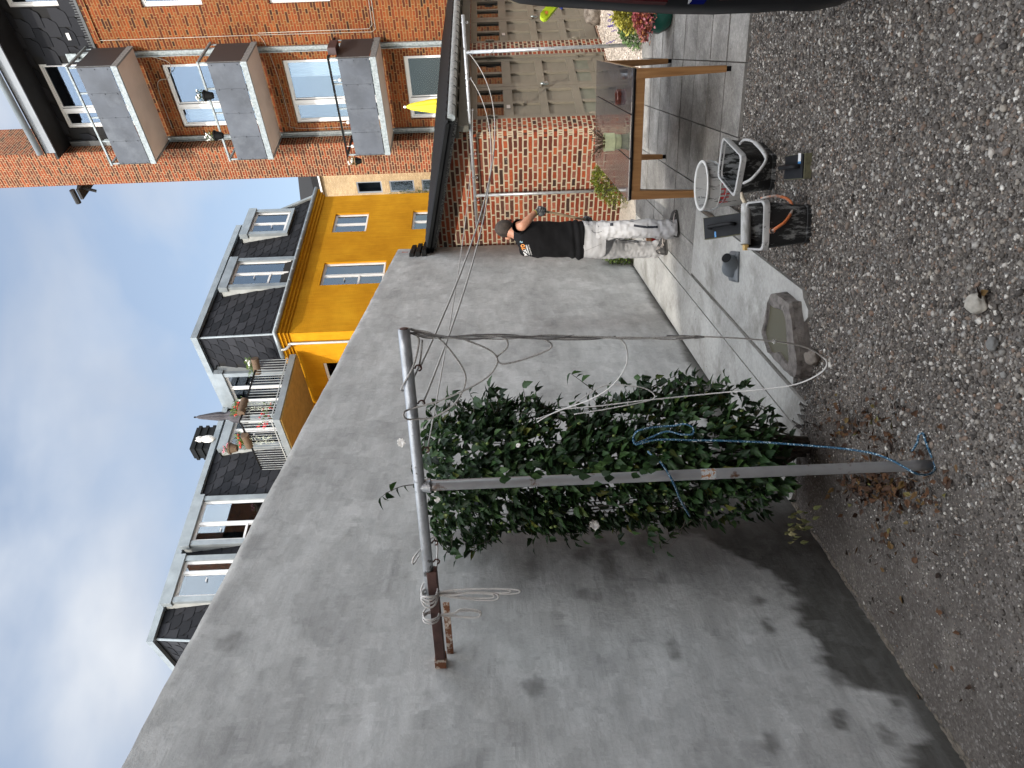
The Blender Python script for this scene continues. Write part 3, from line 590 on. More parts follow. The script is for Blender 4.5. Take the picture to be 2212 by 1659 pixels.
def leaf(x0, x1, low_panes):
    """one leaf: stiles and rails proud of recessed panels; two panes on top"""
    mb = MB(); o = Vector((0, 4.5, 0)); n = -Y3
    B = lambda a_, b_, c_, d_, n0, n1, m=0: mb.obox(o, X3, Z3, n, (a_, b_), (c_, d_), (n0, n1), m)
    B(x0, x0+.10, .05, 2.07, -.08, -.03); B(x1-.10, x1, .05, 2.07, -.08, -.03)
    rails = [(.05, .22), (.52, .63), (1.0, 1.11), (1.49, 1.62), (1.99, 2.07)]; xm = (x0+x1)/2
    for z0, z1 in rails: B(x0+.10, x1-.10, z0, z1, -.08, -.032)
    for (z0, z1) in ((.22, .52), (.63, 1.0), (1.11, 1.49), (1.62, 1.99)): B(xm-.035, xm+.035, z0, z1, -.08, -.036)
    B(x0+.10, x1-.10, .22, 1.49, -.084, -.070); B(x0+.1, x1-.1, .22, .30, -.07, -.052)
    L_ = mb.build('garage_door', MT['door'], GA)
    g = MB(); g.obox(o, X3, Z3, n, (x0+.1, x1-.1), (1.62, 1.99), (-.07, -.064)); g.build('pane', MT['doorglass'], L_)
    g = MB(); g.obox(o, X3, Z3, n, (x0, x1), (1.5, 2.05), (-.3, -.29)); g.build('dark_interior', MT['interior'], L_)
    if low_panes: g = MB(); g.obox(o, X3, Z3, n, (x0+.105, xm-.04), (.23, .515), (-.06, -.056)); g.obox(o, X3, Z3, n, (xm+.04, x1-.105), (.23, .515), (-.06, -.056)); g.build('lower_pane', pm('green_tinted_panel', (.11, .12, .09), .3), L_)
    return L_
for (a_, b_, _, _) in hol:
    c_ = (a_+b_)/2+(.02 if a_ > 10 else 0); first = a_ < 10
    for (l, r_, hx) in ((a_+.06, c_-.005, a_+.06), (c_+.005, b_-.06, b_-.06)):
        Lf = leaf(l, r_, first)
        for z_ in (.4, 1.78):
            h = MB(); h.cyl((hx, 4.49, z_-.07), (hx, 4.49, z_+.07), .018, 8); s_ = 1 if hx < c_ else -1
            h.box(min(hx, hx+s_*.07), max(hx, hx+s_*.07), 4.515, 4.522, z_+.03, z_+.05); h.box(min(hx, hx+s_*.05), max(hx, hx+s_*.05), 4.515, 4.522, z_-.03, z_-.01); h.box(min(hx-s_*.04, hx), max(hx-s_*.04, hx), 4.47, 4.5, z_-.02, z_+.01)
            h.build('hinge', MT['door'], Lf)
    mb = MB(); mb.box(a_, a_+.055, 4.50, 4.58, .02, 2.09); mb.box(b_-.055, b_, 4.50, 4.58, .02, 2.09); mb.box(a_+.055, b_-.055, 4.51, 4.58, 2.072, 2.09); mb.build('door_frame', MT['door'], GA)
    lk = MB(); lk.box(c_-.07, c_+.06, 4.50, 4.525, 1.06, 1.085); lk.obox(Vector((c_-.02, 4.49, 1.0)), Vector((.9, 0, .4)).normalized(), Y3, Vector((-.4, 0, .9)).normalized(), (-.03, .03), (-.014, .014), (-.035, .03), 1)
    lk.tube([Vector((c_-.02, 4.49, 1.03))+Vector((.022*math.cos(q), 0, .04*math.sin(q))) for q in LS(0, math.pi, 8)], .005, 6, m=1); lk.build('padlock', [MT['door'], pm('padlock_steel', (.35, .42, .44), .3, .8)], GA)
    n_ = MB(); n_.box(a_+.35, a_+.45, 4.522, 4.527, 1.53, 1.58); n_.build('name_plate', pm('pale_plate', (.5, .46, .42), .5), GA)
# stub of roofing where the garage verge meets the yard wall
mb = MB(); pz = ST(8.35, .0, 3.0)
for i in range(3): mb.obox(ST(8.15, 0, 2.80+i*.09), SV, TV, Z3, (0, .5), (-.12, .09-.02*i), (0, .06))
mb.build('roof_flashing', MT['blackplas'], GA)
mb = MB(); q = ST(8.42, -.1, 2.98); mb.tube([q, q+Vector((0, 0, .08)), q+Vector((.05, -.06, .12)), q+Vector((.05, -.06, .2))], [.022, .022, .03, .03], 8)
mb.build('pipe_stub', pm('red_plastic', (.35, .06, .03), .5), GA)
# ================================================================== THE YARD
# ground: one sheet of grit, then a pale gravel bed and the paving laid on it
mb = MB(); mb.add([(-60, -60, 0), (90, -60, 0), (90, 90, 0), (-60, 90, 0)], [(0, 1, 2, 3)]); struct(mb.build('ground', MT['soil']))
mb = MB(); mb.add([ST(7.2, .3, .006), ST(7.2, 7, .006), (18, 1, .006), (18, 4.5, .006), (8.9, 4.5, .006), (8.9, 6.3, .006)], [(0, 1, 2, 3, 4, 5)][0:1]); dv = mb.build('driveway', MT['drive']); struct(dv)
mb = MB()
def slab(s0, s1, t0, t1, z=.02, rag=False):
    g = .0045; gs = .009; n = 14
    if rag:                                                          # broken end towards the yard
        P = [ST(s1-g, t0+g), ST(s1-g, t1-g)]+[ST(s0+.10*noise.noise(Vector((t0*5, i*.45, s0)))+.03*noise.noise(Vector((t0*5, i*2.1, s0))), lerp(t1-g, t0+g, i/n)) for i in range(n+1)]
    else: P = [ST(s0+gs, t0+g), ST(s1-gs, t0+g), ST(s1-gs, t1-g), ST(s0+gs, t1-g)]
    jz = z+.003*random.uniform(-1, 1); mb.prism([p+Vector((0, 0, .001)) for p in P], (0, 0, jz))
slab(1.82, 7.22, .012, .50, .021, True); slab(1.86, 7.22, .502, .692, .020, True)
slab(2.0, 4.42, .722, 1.31, .022, True)
struct(mb.build('pavement', MT['concrete'])); mb = MB()
slab(2.83, 4.42, 1.312, 1.5, .02, True)
js = [3.46, 3.9, 4.34, 4.79, 5.22, 5.67, 6.13, 6.61, 7.22]; jt = [1.5, 1.99, 2.48, 2.97, 3.46, 3.95, 4.44, 4.93, 5.42]
for a_, b_ in zip(js[3:-1], js[4:]):
    for c_, d_ in ((.694, .98), (.98, 1.5)): slab(4.42 if a_ < 4.8 else a_, b_, c_, d_, .021)
for a_, b_ in zip(js[:-1], js[1:]):
    for c_, d_ in zip(jt[:-1], jt[1:]): slab(a_, b_, c_, d_, .021)
struct(mb.build('pavement', MT['concrete_old']))
mb = MB(); mb.add([(9.1, 6.8, .005), (17.4, 6.8, .005), (17.4, 15.4, .005), (9.1, 15.4, .005)], [(0, 1, 2, 3)]); mb.add([(12.5, -9, .009), (17.4, -9, .009), (17.4, 4.3, .009), (12.5, 4.3, .009)], [(0, 1, 2, 3)]); struct(mb.build('bounce_paving', pm('pale_bounce_paving', (.50, .48, .44), .9, 0, .15, 2)))  # pale ground added to bounce sunlight up under the balconies
# ------------------------------------------------------------------ rendered yard wall
top = lambda s: 3.385-.0145*s+.012*noise.noise(Vector((s*1.1, 0, 0)))+.006*noise.noise(Vector((s*6, 3, 0)))
dpts = [(-4, .25), (0, .24), (.1, .17), (.13, .07), (.19, .1), (.33, .08), (.39, .2), (.47, .33), (.63, .33), (.8, .37), (.95, .30), (1.1, .31), (1.26, .40), (1.38, .55), (1.57, .74), (1.75, .74), (2.0, .6), (2.3, .4), (2.8, .26), (3.4, .15), (3.9, .09), (4.2, .11), (4.6, .05), (5.0, .055), (5.7, .09), (6.3, .05), (7, .05), (9, .05)]
spots = [(.97, .5, .05, .03, .8), (.8, .51, .05, .02, .8), (.45, .33, .04, .05, .7), (.24, .4, .045, .035, .9), (.15, .24, .05, .03, .8), (.14, .73, .06, .025, .7), (.31, .12, .03, .02, .9),
         (1.3, 1.67, .09, .055, .5), (1.4, 1.34, .055, .06, .6), (1.53, 1.23, .05, .05, .5), (1.32, 1.21, .13, .05, .6), (1.45, 1.0, .16, .06, .6), (1.18, .95, .06, .035, .6), (1.08, 1.38, .04, .05, .6), (1.05, 1.32, .035, .03, .5), (1.08, 1.18, .09, .03, .4), (.76, 1.74, .05, .03, .25), (.67, 1.0, .06, .035, .6), (.48, 1.68, .06, .045, .65), (.64, 1.83, .03, .02, .3), (.69, 1.94, .05, .015, .3), (.97, 1.91, .04, .02, .3), (.85, 3.16, .06, .05, .55), (1.6, .98, .2, .1, .5), (1.75, 1.25, .15, .08, .4)]
S = [-4+i*.05 for i in range(50)]+[-1.5+i*.02 for i in range(250)]+[3.5+i*.03 for i in range(172)]; NZ = 130
V = []; D = []
for s in S:
    T_ = top(s); zb_ = NI(s, [p[0] for p in dpts], [p[1] for p in dpts])
    for j in range(NZ+1):
        z = T_*j/NZ; v = Vector((s*1.0, z*1.6, 0))
        dx = .006*noise.noise(v*1.6)+.0035*noise.noise(v*4+Vector((9, 0, 0)))+.0012*noise.noise(Vector((s*13, z*19, 1)))
        if j == NZ: dx = -.006
        V.append(ST(s, dx, z))
        nn = .05*noise.noise(Vector((s*4.5, z*4, 5)))+.045*noise.noise(Vector((s*14, z*10, 7)))+.03*noise.noise(Vector((s*34, z*26, 8)))
        f = min(1, max(0, (zb_+1.25*nn*min(1, zb_*4)-z)/.06+.5)) if z < 1.1 else 0
        for a_, b_, ra, rb, am in spots:
            q = ((s-a_)/ra)**2+((z-b_)/rb)**2
            if q < 6: f = max(f, am*max(0, min(1, 1.05-.55*q+1.1*noise.noise(Vector((s*17, z*15, 3)))+.5*noise.noise(Vector((s*45, z*40, 3))))))
        D.append(f)
F = [(i*(NZ+1)+j, (i+1)*(NZ+1)+j, (i+1)*(NZ+1)+j+1, i*(NZ+1)+j+1) for i in range(len(S)-1) for j in range(NZ)]
nV = len(V); V += [ST(s, -.24, top(s)-.004) for s in S]; D += [0]*len(S)          # top edge of the wall and its back
F += [(i*(NZ+1)+NZ, (i+1)*(NZ+1)+NZ, nV+i+1, nV+i) for i in range(len(S)-1)]
V += [ST(s, -.24, 0) for s in S]; D += [0]*len(S); F += [(nV+i, nV+i+1, nV+len(S)+i+1, nV+len(S)+i) for i in range(len(S)-1)]
mb = MB(); mb.add(V, F); wl = mb.build('yard_wall', MT['render'], None, True)
wl.data.attributes.new('damp', 'FLOAT', 'POINT').data.foreach_set('value', D); wl.data.set_sharp_from_angle(angle=rad(50))
wl.data.update(); rebase(wl)
tag(wl, 'long smooth grey cement rendered yard wall with dark damp patches along its foot', 'wall')
# mortar fillet of dried splashes along the near foot of the wall
mb = MB()
for k in range(160):
    s = random.uniform(-.6, 1.9); mb.blob(ST(s, random.uniform(.0, .03)**1.0, .0), random.uniform(.01, .04), .012, random.uniform(.003, .009), k, .5, 1, 0, TH)
o = mb.build('mortar_crust', pm('dried_mortar', (.15, .13, .105), .9, 0, .4, 20, .5, 60), wl, True)
# ------------------------------------------------------------------ clothes line frames
MT['pole'] = pm('pole_silver_paint', (.33, .34, .35), .42, .35, .16, 6, .15, 50, dirt=(.12, .06, .03), dscale=8, dlo=.60, dhi=.66)
MT['pole_worn'] = pm('weathered_silver_paint', (.40, .42, .44), .38, .5, .25, 14, .4, 45, dirt=(.09, .085, .08), dscale=14, dlo=.58, dhi=.64)
MT['rust'] = pm('rusty_brown_steel', (.085, .045, .038), .7, .2, .35, 14, .4, 60)
MT['rustflake'] = pm('flaking_rust', (.55, .48, .40), .8, 0, .3, 30, .5, 60, dirt=(.18, .07, .03), dscale=25, dlo=.42, dhi=.5)
PB = ST(.64, .99, 0)
FR = empty('clothes_line_frame', 'near grey steel clothes line frame with its crossbar fixed to the rendered wall', 'clothes line frame', PB, 'steel clothes line frames')
mb = MB(); n = 26; mb.tube([PB+Vector((0, 0, 2.12*i/n)) for i in range(n+1)], .0225, 16); mb.build('pole', MT['pole'], FR, True)
mb = MB(); mb.tube([ST(.64, lerp(1.68, .40, i/20), 2.12) for i in range(21)], .023, 16); mb.lathe(ST(.64, 1.679, 2.12), [(.016, 0), (.016, .002), (.001, .002)], 12, ax=TV, m=1)
mb.lathe(ST(.64, .99, 2.09), [(.031, -.015), (.028, .005), (.024, .02)], 14); mb.build('crossbar', [MT['pole_worn'], MT['rust']], FR, True)
mb = MB(); mb.obox(ST(.64, 0, 2.105), TV, SV, Z3, (.0, .56), (-.024, .021), (-.022, .022)); mb.lathe(ST(.60, .42, 2.108), [(.009, 0), (.008, .006), (.001, .008)], 8, ax=-SV); mb.build('bracket', MT['rust'], FR, bevel=.003)
mb = MB(); mb.prism([ST(.70, 0, 2.05), ST(.715, 0, 2.05), ST(.80, .23, 2.06), ST(.785, .23, 2.06)], (0, 0, .03)); mb.box(*(0, 0, 0, 0, 0, 0)) if False else None
mb.obox(ST(.64, 0, 2.105), TV, SV, Z3, (-.01, .05), (-.028, .03), (-.026, .026)); mb.build('rusty_strap', MT['rustflake'], FR)
def hook(c, ax, r=.012):
    pts = [c+Z3*(-.02)+(ax*math.cos(q)+Z3*math.sin(q))*r for q in LS(math.pi/2, -math.pi, 9)]
    return [c]+pts
mb = MB(); hk = [(.64, 1.52), (.64, 1.37), (.64, 1.16), (.64, .70), (.64, .60), (.64, .42)]
for s, t_ in hk: mb.tube(hook(ST(s, t_, 2.10), TV), .0035, 6)
mb.build('hook', MT['rust'], FR, True)
mb = MB(); mb.lathe(PB+Vector((0, 0, .93)), [(.0229, -.03), (.0229, .03)], 16); stq = mb.build('sticker', pm('torn_sticker', (.55, .6, .62), .5, 0, .3, 60, dirt=(.35, .16, .06), dscale=60, dlo=.5, dhi=.55), FR, True)
FB = empty('clothes_line_frame', 'far silver steel clothes line frame standing in front of the brick garage', 'clothes line frame', (8.8, 3.43, 0), 'steel clothes line frames')
mb = MB(); mb.tube([(8.8, 3.42, 0), (8.8, 3.44, 2.06)], .021, 12); mb.build('pole', MT['pole_worn'], FB, True)
mb = MB(); mb.tube([(8.8, 5.38, 0), (8.8, 5.38, 2.06)], .021, 12); mb.build('pole', MT['pole_worn'], FB, True)
mb = MB(); mb.tube([(8.8, 3.02, 2.07), (8.8, 5.88, 2.07)], .021, 12)
for y in (3.1, 3.75, 4.15, 4.75, 5.1, 5.45, 5.8): mb.tube([(8.8+.022*math.cos(q), y, 2.07+.026*math.sin(q)) for q in LS(0, 2*math.pi, 9)], .005, 5); mb.tube(hook(Vector((8.8, y, 2.05)), Y3, .012), .004, 5)
mb.build('crossbar', MT['pole_worn'], FB, True)
# ------------------------------------------------------------------ lines and ropes
MT['cord'] = pm('braided_white_cord', (.34, .33, .31), .8, 0, .35, 220, .6, 400)
MT['cord_white'] = pm('clean_white_cord', (.55, .54, .52), .8, 0, .1, 200, .4, 400)
MT['cord_dark'] = pm('weathered_grey_cord', (.15, .145, .14), .85, 0, .3, 200, .4, 400)
MT['cord_pale'] = pm('pale_line', (.42, .41, .39), .8, 0, .2, 200)  # pale cord of the washing lines
def cat(a_, b_, sag, n=26):
    a_, b_ = Vector(a_), Vector(b_); return [a_.lerp(b_, i/n)-Z3*sag*4*(i/n)*(1-i/n) for i in range(n+1)]
for i, (t_, ye, sg, lb) in enumerate(((1.52, 3.45, .30, 'washing line ending beside the right post of the far frame, hanging lowest'), (1.37, 3.75, .26, 'washing line ending just left of the far frame\'s right post, second to the right'), (1.16, 4.15, .06, 'thin washing line strung almost straight, the most taut of the three'))):
    mb = MB(); mb.tube(cat(ST(.64, t_, 2.075), (8.8, ye, 2.03), sg), .0042 if i < 2 else .003, 6); o = rebase(mb.build('washing_line', MT['cord_pale'], None, True)); tag(o, lb, 'washing line', 'washing lines between the two frames')
def strand(mb, P, r=.0038, n=8, m=0): mb.tube(cr_spline([W(x, y, d) for x, y, d in P], n), r, 7, m=m)
mb = MB()                                                            # the long hank knotted at the bar's free end
for k in range(7):
    j = lambda a_: random.uniform(-a_, a_)
    end = [1240, 1520, 1300, 1500, 1150, 1505, 1330, 1420, 1515][k]
    P = [(884+j(3), 714+j(5), 2.70)]+[(x, 712+ (x-884)*.03*(1 if x < 1000 else .3)+ (12 if x < 960 else 14)*1.0+j(7 if x < 1200 else 4), 2.70+j(.015)) for x in (930, 1010, 1090, 1180, 1270, 1360, 1450) if x < end-30]+[(end, 727+j(3), 2.7)]
    strand(mb, P, .0027, 6, k % 2)
for k in range(3): strand(mb, [(1500-k*30, 725, 2.7), (1521, 728, 2.7), (1500-k*20, 731, 2.71)], .0027, 6)
strand(mb, [(890, 712, 2.7), (935, 722, 2.7), (975, 760, 2.72), (1006, 815, 2.74), (985, 868, 2.78), (940, 900, 2.8), (905, 905, 2.8), (878, 905, 2.78), (872, 893, 2.76), (885, 884, 2.79), (960, 862, 2.77), (1045, 820, 2.75), (1074, 782, 2.73), (1055, 755, 2.72), (985, 727, 2.7)], .0038, 8, 1)
strand(mb, [(1074, 770, 2.73), (1096, 748, 2.72), (1085, 728, 2.7), (1020, 722, 2.7)], .0038, 8, 1)
strand(mb, [(1072, 775, 2.73), (1085, 786, 2.73), (1125, 778, 2.73), (1180, 758, 2.72), (1191, 744, 2.71), (1170, 732, 2.7), (1120, 725, 2.7)], .0038, 8, 1)
strand(mb, [(900, 725, 2.69), (905, 740, 2.69), (893, 790, 2.70), (872, 830, 2.74), (866, 842, 2.78), (880, 838, 2.8), (905, 790, 2.76), (912, 735, 2.7)], .0038, 8, 1)
hank = rebase(mb.build('cord_hank', [MT['cord_dark'], MT['cord']], None, True)); tag(hank, 'long grey hank of cord hanging straight down from the free end of the near crossbar', 'cord')
mb = MB(); strand(mb, [(1280, 727, 2.7), (1330, 729, 2.7), (1352, 748, 2.74), (1352, 790, 2.9), (1320, 835, 3.1), (1270, 865, 3.3), (1200, 890, 3.45), (1160, 912, 3.5)], .0031, 8)
strand(mb, [(1160, 905, 3.5), (1230, 878, 3.5), (1300, 835, 3.5), (1360, 833, 3.5), (1400, 842, 3.5), (1410, 862, 3.5), (1330, 880, 3.5), (1240, 895, 3.55)], .0028, 8)
o = rebase(mb.build('cord_loop', MT['cord_white'], None, True)); tag(o, 'white cord swinging in a wide bow from the hank into the shrub', 'cord')
mb = MB(); strand(mb, [(1518, 727, 2.7), (1600, 731, 2.75), (1650, 735, 2.8), (1700, 741, 2.86), (1745, 752, 2.95), (1775, 770, 3.0), (1786, 785, 3.0), (1772, 806, 3.05), (1720, 830, 3.15), (1640, 842, 3.25), (1560, 848, 3.35), (1480, 856, 3.4), (1390, 865, 3.42), (1300, 876, 3.45), (1200, 885, 3.5)], .0031, 8)
q = W(1672, 738, 2.82)
for k in range(5): mb.tube([q+Vector((random.uniform(-.007, .007), random.uniform(-.007, .007), random.uniform(-.007, .007))) for _ in range(3)], .0025, 5)
o = rebase(mb.build('trailing_cord', MT['cord_white'], None, True)); tag(o, 'thin white cord trailing down past the loose stone and looping back up into the shrub', 'cord')
def bundle(y0, depth, length, nl, wraps, name, label, seed, tail=False):
    random.seed(seed); mb = MB(); xb = 905+(y0-1030)*.074+4
    for k in range(wraps):                                           # turns round the bar
        dy = random.uniform(-9, 9); rr = 19+random.uniform(-2, 4)
        c = W(xb, y0+dy, depth); ax = TV; sk = random.uniform(-.03, .03)
        mb.tube([c+(Z3*math.cos(q)+SV*math.sin(q))*.036+TV*(sk*math.sin(q)) for q in LS(0, 2*math.pi, 17)], .0042, 6)
    for k in range(nl):
        L_ = length*random.uniform(.62, 1); dy = random.uniform(-8, 8); w2 = random.uniform(5, 12)
        strand(mb, [(xb+18, y0+dy*.5, depth), (xb+50, y0+dy-3, depth), (xb+L_*.6, y0+dy-w2, depth), (xb+L_*.93, y0+dy-w2*.8, depth), (xb+L_, y0+dy, depth), (xb+L_*.9, y0+dy+w2*.7, depth), (xb+L_*.5, y0+dy+w2*.4, depth+.01), (xb+18, y0+dy*.3, depth+.01)], .0040, 6)
    if tail: strand(mb, [(xb, y0-20, depth), (940, 1250, 3.2), (945, 1180, 3.2), (938, 1160, 3.2), (925, 1168, 3.18), (905, 1190, 3.1), (892, 1208, 3.08), (893, 1218, 3.12), (905, 1200, 3.15)], .0042, 8)
    o = rebase(mb.build(name, MT['cord_white'], None, True)); tag(o, label, 'cord'); return o
bundle(1283, 3.16, 205, 4, 6, 'cord_bundle', 'thick tied bundle of pale cord wound round the brown bracket of the near crossbar', 5, True)
bundle(1330, 3.22, 118, 2, 3, 'cord_bundle', 'small thin bundle of pale cord tied closest to the rendered wall', 6)
random.seed(11)
m, t, b = base('blue_rope'); f = nz(t, 150, 2, .5); c = ramp(t, f, [(.45, (.008, .06, .12)), (.58, (.015, .13, .24)), (.64, (.6, .68, .70))]); t.links.new(c, b.inputs['Base Color']); b.inputs['Roughness'].default_value = .6; bump(t, b, f, .6, .004); MT['blue'] = m
mb = MB()
def bs(P): strand(mb, P, .0047, 8)
bs([(1372, 952, 3.45), (1368, 945, 3.45), (1380, 930, 3.4), (1420, 922, 3.4), (1455, 920, 3.38), (1480, 916, 3.36), (1497, 925, 3.35), (1495, 938, 3.35), (1470, 938, 3.36), (1440, 932, 3.38), (1405, 945, 3.4), (1375, 957, 3.4), (1368, 950, 3.4), (1376, 960, 3.38), (1420, 950, 3.38), (1500, 951, 3.35), (1560, 952, 3.32), (1640, 955, 3.28), (1700, 959, 3.24), (1740, 962, 3.20), (1800, 967, 3.14), (1850, 973, 3.06), (1895, 982, 2.98), (1930, 996, 2.92), (1955, 1010, 2.885), (1975, 1021, 2.86), (1995, 1026, 2.88), (2012, 1022, 2.90), (2020, 1010, 2.93), (2014, 990, 2.95), (2004, 965, 2.96), (1997, 945, 2.975), (1994, 936, 2.98), (1985, 940, 2.99), (1982, 955, 2.99), (1970, 975, 2.995)])
bs([(1400, 975, 3.2), (1412, 988, 2.98), (1428, 1000, 2.93), (1445, 1025, 2.925), (1458, 1050, 2.95), (1470, 1080, 3.1), (1490, 1115, 3.3)])
o = rebase(mb.build('blue_rope', MT['blue'], None, True)); tag(o, 'blue rope with white flecks hanging through the shrub down to the pole foot', 'rope')
# ------------------------------------------------------------------ table
MT['oak'] = pm('oiled_teak', (.30, .155, .06), .5, 0, .22, 5, .1, 60)
m, t, b = base('teak'); co = t.nodes.new('ShaderNodeTexCoord'); mpn = t.nodes.new('ShaderNodeMapping'); mpn.inputs['Scale'].default_value = (30, 30, 2.5); t.links.new(co.outputs['Object'], mpn.inputs[0])
c = ramp(t, nz(t, 1.2, 6, .6, mpn.outputs[0]), [(.3, (.22, .105, .035)), (.6, (.33, .17, .065)), (.8, (.42, .235, .10))]); t.links.new(c, b.inputs['Base Color']); b.inputs['Roughness'].default_value = .5; MT['oak'] = m
m, t, b = base('dark_ceramic'); f = nz(t, 3.5, 6, .6, None, .8); c = ramp(t, f, [(.3, (.040, .038, .041)), (.7, (.058, .054, .058))]); t.links.new(c, b.inputs['Base Color'])
t.links.new(ramp(t, f, [(.40, (.03, .03, .03)), (.75, (.22, .22, .22))]), b.inputs['Roughness']); b.inputs['Specular IOR Level'].default_value = 1.0; b.inputs['IOR'].default_value = 1.7; MT['ceramic'] = m
tA = Vector((4.86, 3.07, 0)); tl = Vector((math.cos(rad(20.5)), math.sin(rad(20.5)), 0)); tw = Vector((tl.y, -tl.x, 0)); TLn, TWd = 1.98, .95
TB = empty('garden_table', 'teak garden table with three dark grey ceramic panels as its top', 'table', tA+tl*.99+tw*.475)
mb = MB()
for k in range(3): mb.obox(tA, tl, tw, Z3, (0, TLn), (k*TWd/3+(.003 if k else 0), (k+1)*TWd/3-.003*(k < 2)), (.727, .742))
mb.build('table_top', MT['ceramic'], TB, bevel=.003)
mb = MB(); mb.obox(tA, tl, tw, Z3, (.004, TLn-.004), (.004, TWd-.004), (.715, .7265)); mb.build('top_tray', MT['blackplas'], TB)
mb = MB(); i0 = .075
for (a_, b_, c_, d_) in ((.01, .035, i0, TWd-i0), (TLn-.035, TLn-.01, i0, TWd-i0), (i0, TLn-i0, .01, .035), (i0, TLn-i0, TWd-.035, TWd-.01)): mb.obox(tA, tl, tw, Z3, (a_, b_), (c_, d_), (.645, .7145))
mb.build('apron', MT['oak'], TB, bevel=.003)
for a_, sa in ((.006, 1), (TLn-.006, -1)):
    for c_, sc in ((.006, 1), (TWd-.006, -1)):
        mb = MB(); R_ = []
        for z, q in ((.055, .046), (.4, .058), (.7135, .072)):
            R_.append([tA+tl*(a_+sa*x)+tw*(c_+sc*y)+Z3*z for x, y in ((0, 0), (q, 0), (q, q), (0, q))])
        if sa*sc < 0: R_ = [r[::-1] for r in R_]
        mb.loft(R_); lg = mb.build('leg', MT['oak'], TB, bevel=.004)
        mb = MB(); mb.obox(tA+tl*(a_+sa*.023)+tw*(c_+sc*.023), tl, tw, Z3, (-.017, .017), (-.017, .017), (.022, .056)); mb.build('foot_cap', MT['blackplas'], lg)
pc = G(1341, 306, .743); PT = empty('flower_pot', 'pale green ribbed flower pot with dried brown twigs on the garden table', 'flower pot', pc)
mb = MB(); pr = [(.001, 0), (.052, 0), (.056, .005), (.061, .05), (.0615, .052), (.069, .054), (.072, .12), (.0725, .135), (.068, .135), (.066, .11), (.001, .11)]
mb.lathe(pc, pr, 32); mb.build('pot', pm('celadon_glaze', (.62, .66, .40), .35, 0, .12, 30, .3, 120), PT, True, autos=40)
mb = MB(); random.seed(3)
for k in range(55):
    a_ = random.uniform(0, 6.28); l_ = random.uniform(.08, .19); s_ = random.uniform(.1, 1.3); P = [pc+Vector((.02*math.cos(a_), .02*math.sin(a_), .11))]
    for q in range(4): P.append(P[-1]+Vector((math.cos(a_)*s_, math.sin(a_)*s_, 1-.2*q))*l_/4+Vector((random.uniform(-.006, .006), random.uniform(-.006, .006), 0)))
    mb.tube(P, .0015, 4)
    for q in P[2:]: mb.blob(q, .0045, .0045, .007, k, .4, 1)
mb.build('dried_plant', pm('dry_twig', (.11, .07, .04), .9, 0, .4, 40), PT)
pc = G(1340, 210, .743); mb = MB(); mb.lathe(pc, [(.001, 0), (.058, 0), (.060, .006), (.058, .012), (.060, .018), (.058, .03), (.054, .034), (.046, .033), (.044, .012), (.001, .010)], 28)
for k in range(4): a_ = k*1.57; mb.tube([pc+Vector((.045*math.cos(a_), .045*math.sin(a_), .033)), pc+Vector((.062*math.cos(a_), .062*math.sin(a_), .033))], .005, 6)
AT = rebase(mb.build('ashtray', pm('brown_red_glaze', (.09, .022, .014), .3, 0, .5, 60), None, True, autos=40)); tag(AT, 'round brown red ashtray on the dark table top', 'ashtray')
# ------------------------------------------------------------------ buckets and plastering tools
MT['splash'] = pm('mortar_splashed_black_plastic', (.020, .021, .022), .55, 0, .3, 8, .3, 60)
def splash(name, dark, light, lo, hi, sc=(9, 9, 26)):
    m, t, b = base(name); co = t.nodes.new('ShaderNodeTexCoord'); mpn = t.nodes.new('ShaderNodeMapping'); mpn.inputs['Scale'].default_value = sc; t.links.new(co.outputs['Object'], mpn.inputs[0])
    f = ramp(t, nz(t, 1.6, 9, .72, mpn.outputs[0]), [(lo, (0, 0, 0)), (hi, (1, 1, 1))]); g_ = ramp(t, nz(t, 3, 5), [(.3, tuple(Vector(light)*.6)), (.7, light)])
    t.links.new(mix(t, f, dark, g_), b.inputs['Base Color']); b.inputs['Roughness'].default_value = .6; bump(t, b, f, .4, .003); return m
MT['splash'] = splash('mortar_splashed_plastic', (.010, .011, .012), (.26, .27, .27), .52, .60, (16, 16, 5))
MT['rim'] = splash('mortar_caked_rim', (.10, .10, .10), (.50, .50, .49), .34, .42, (20, 20, 20))
MT['inside'] = splash('mortar_coated_inside', (.015, .017, .017), (.36, .38, .39), .47, .52, (22, 22, 7))
MT['mortar_wet'] = pm('wet_mortar', (.035, .034, .026), .35, 0, .2, 8)
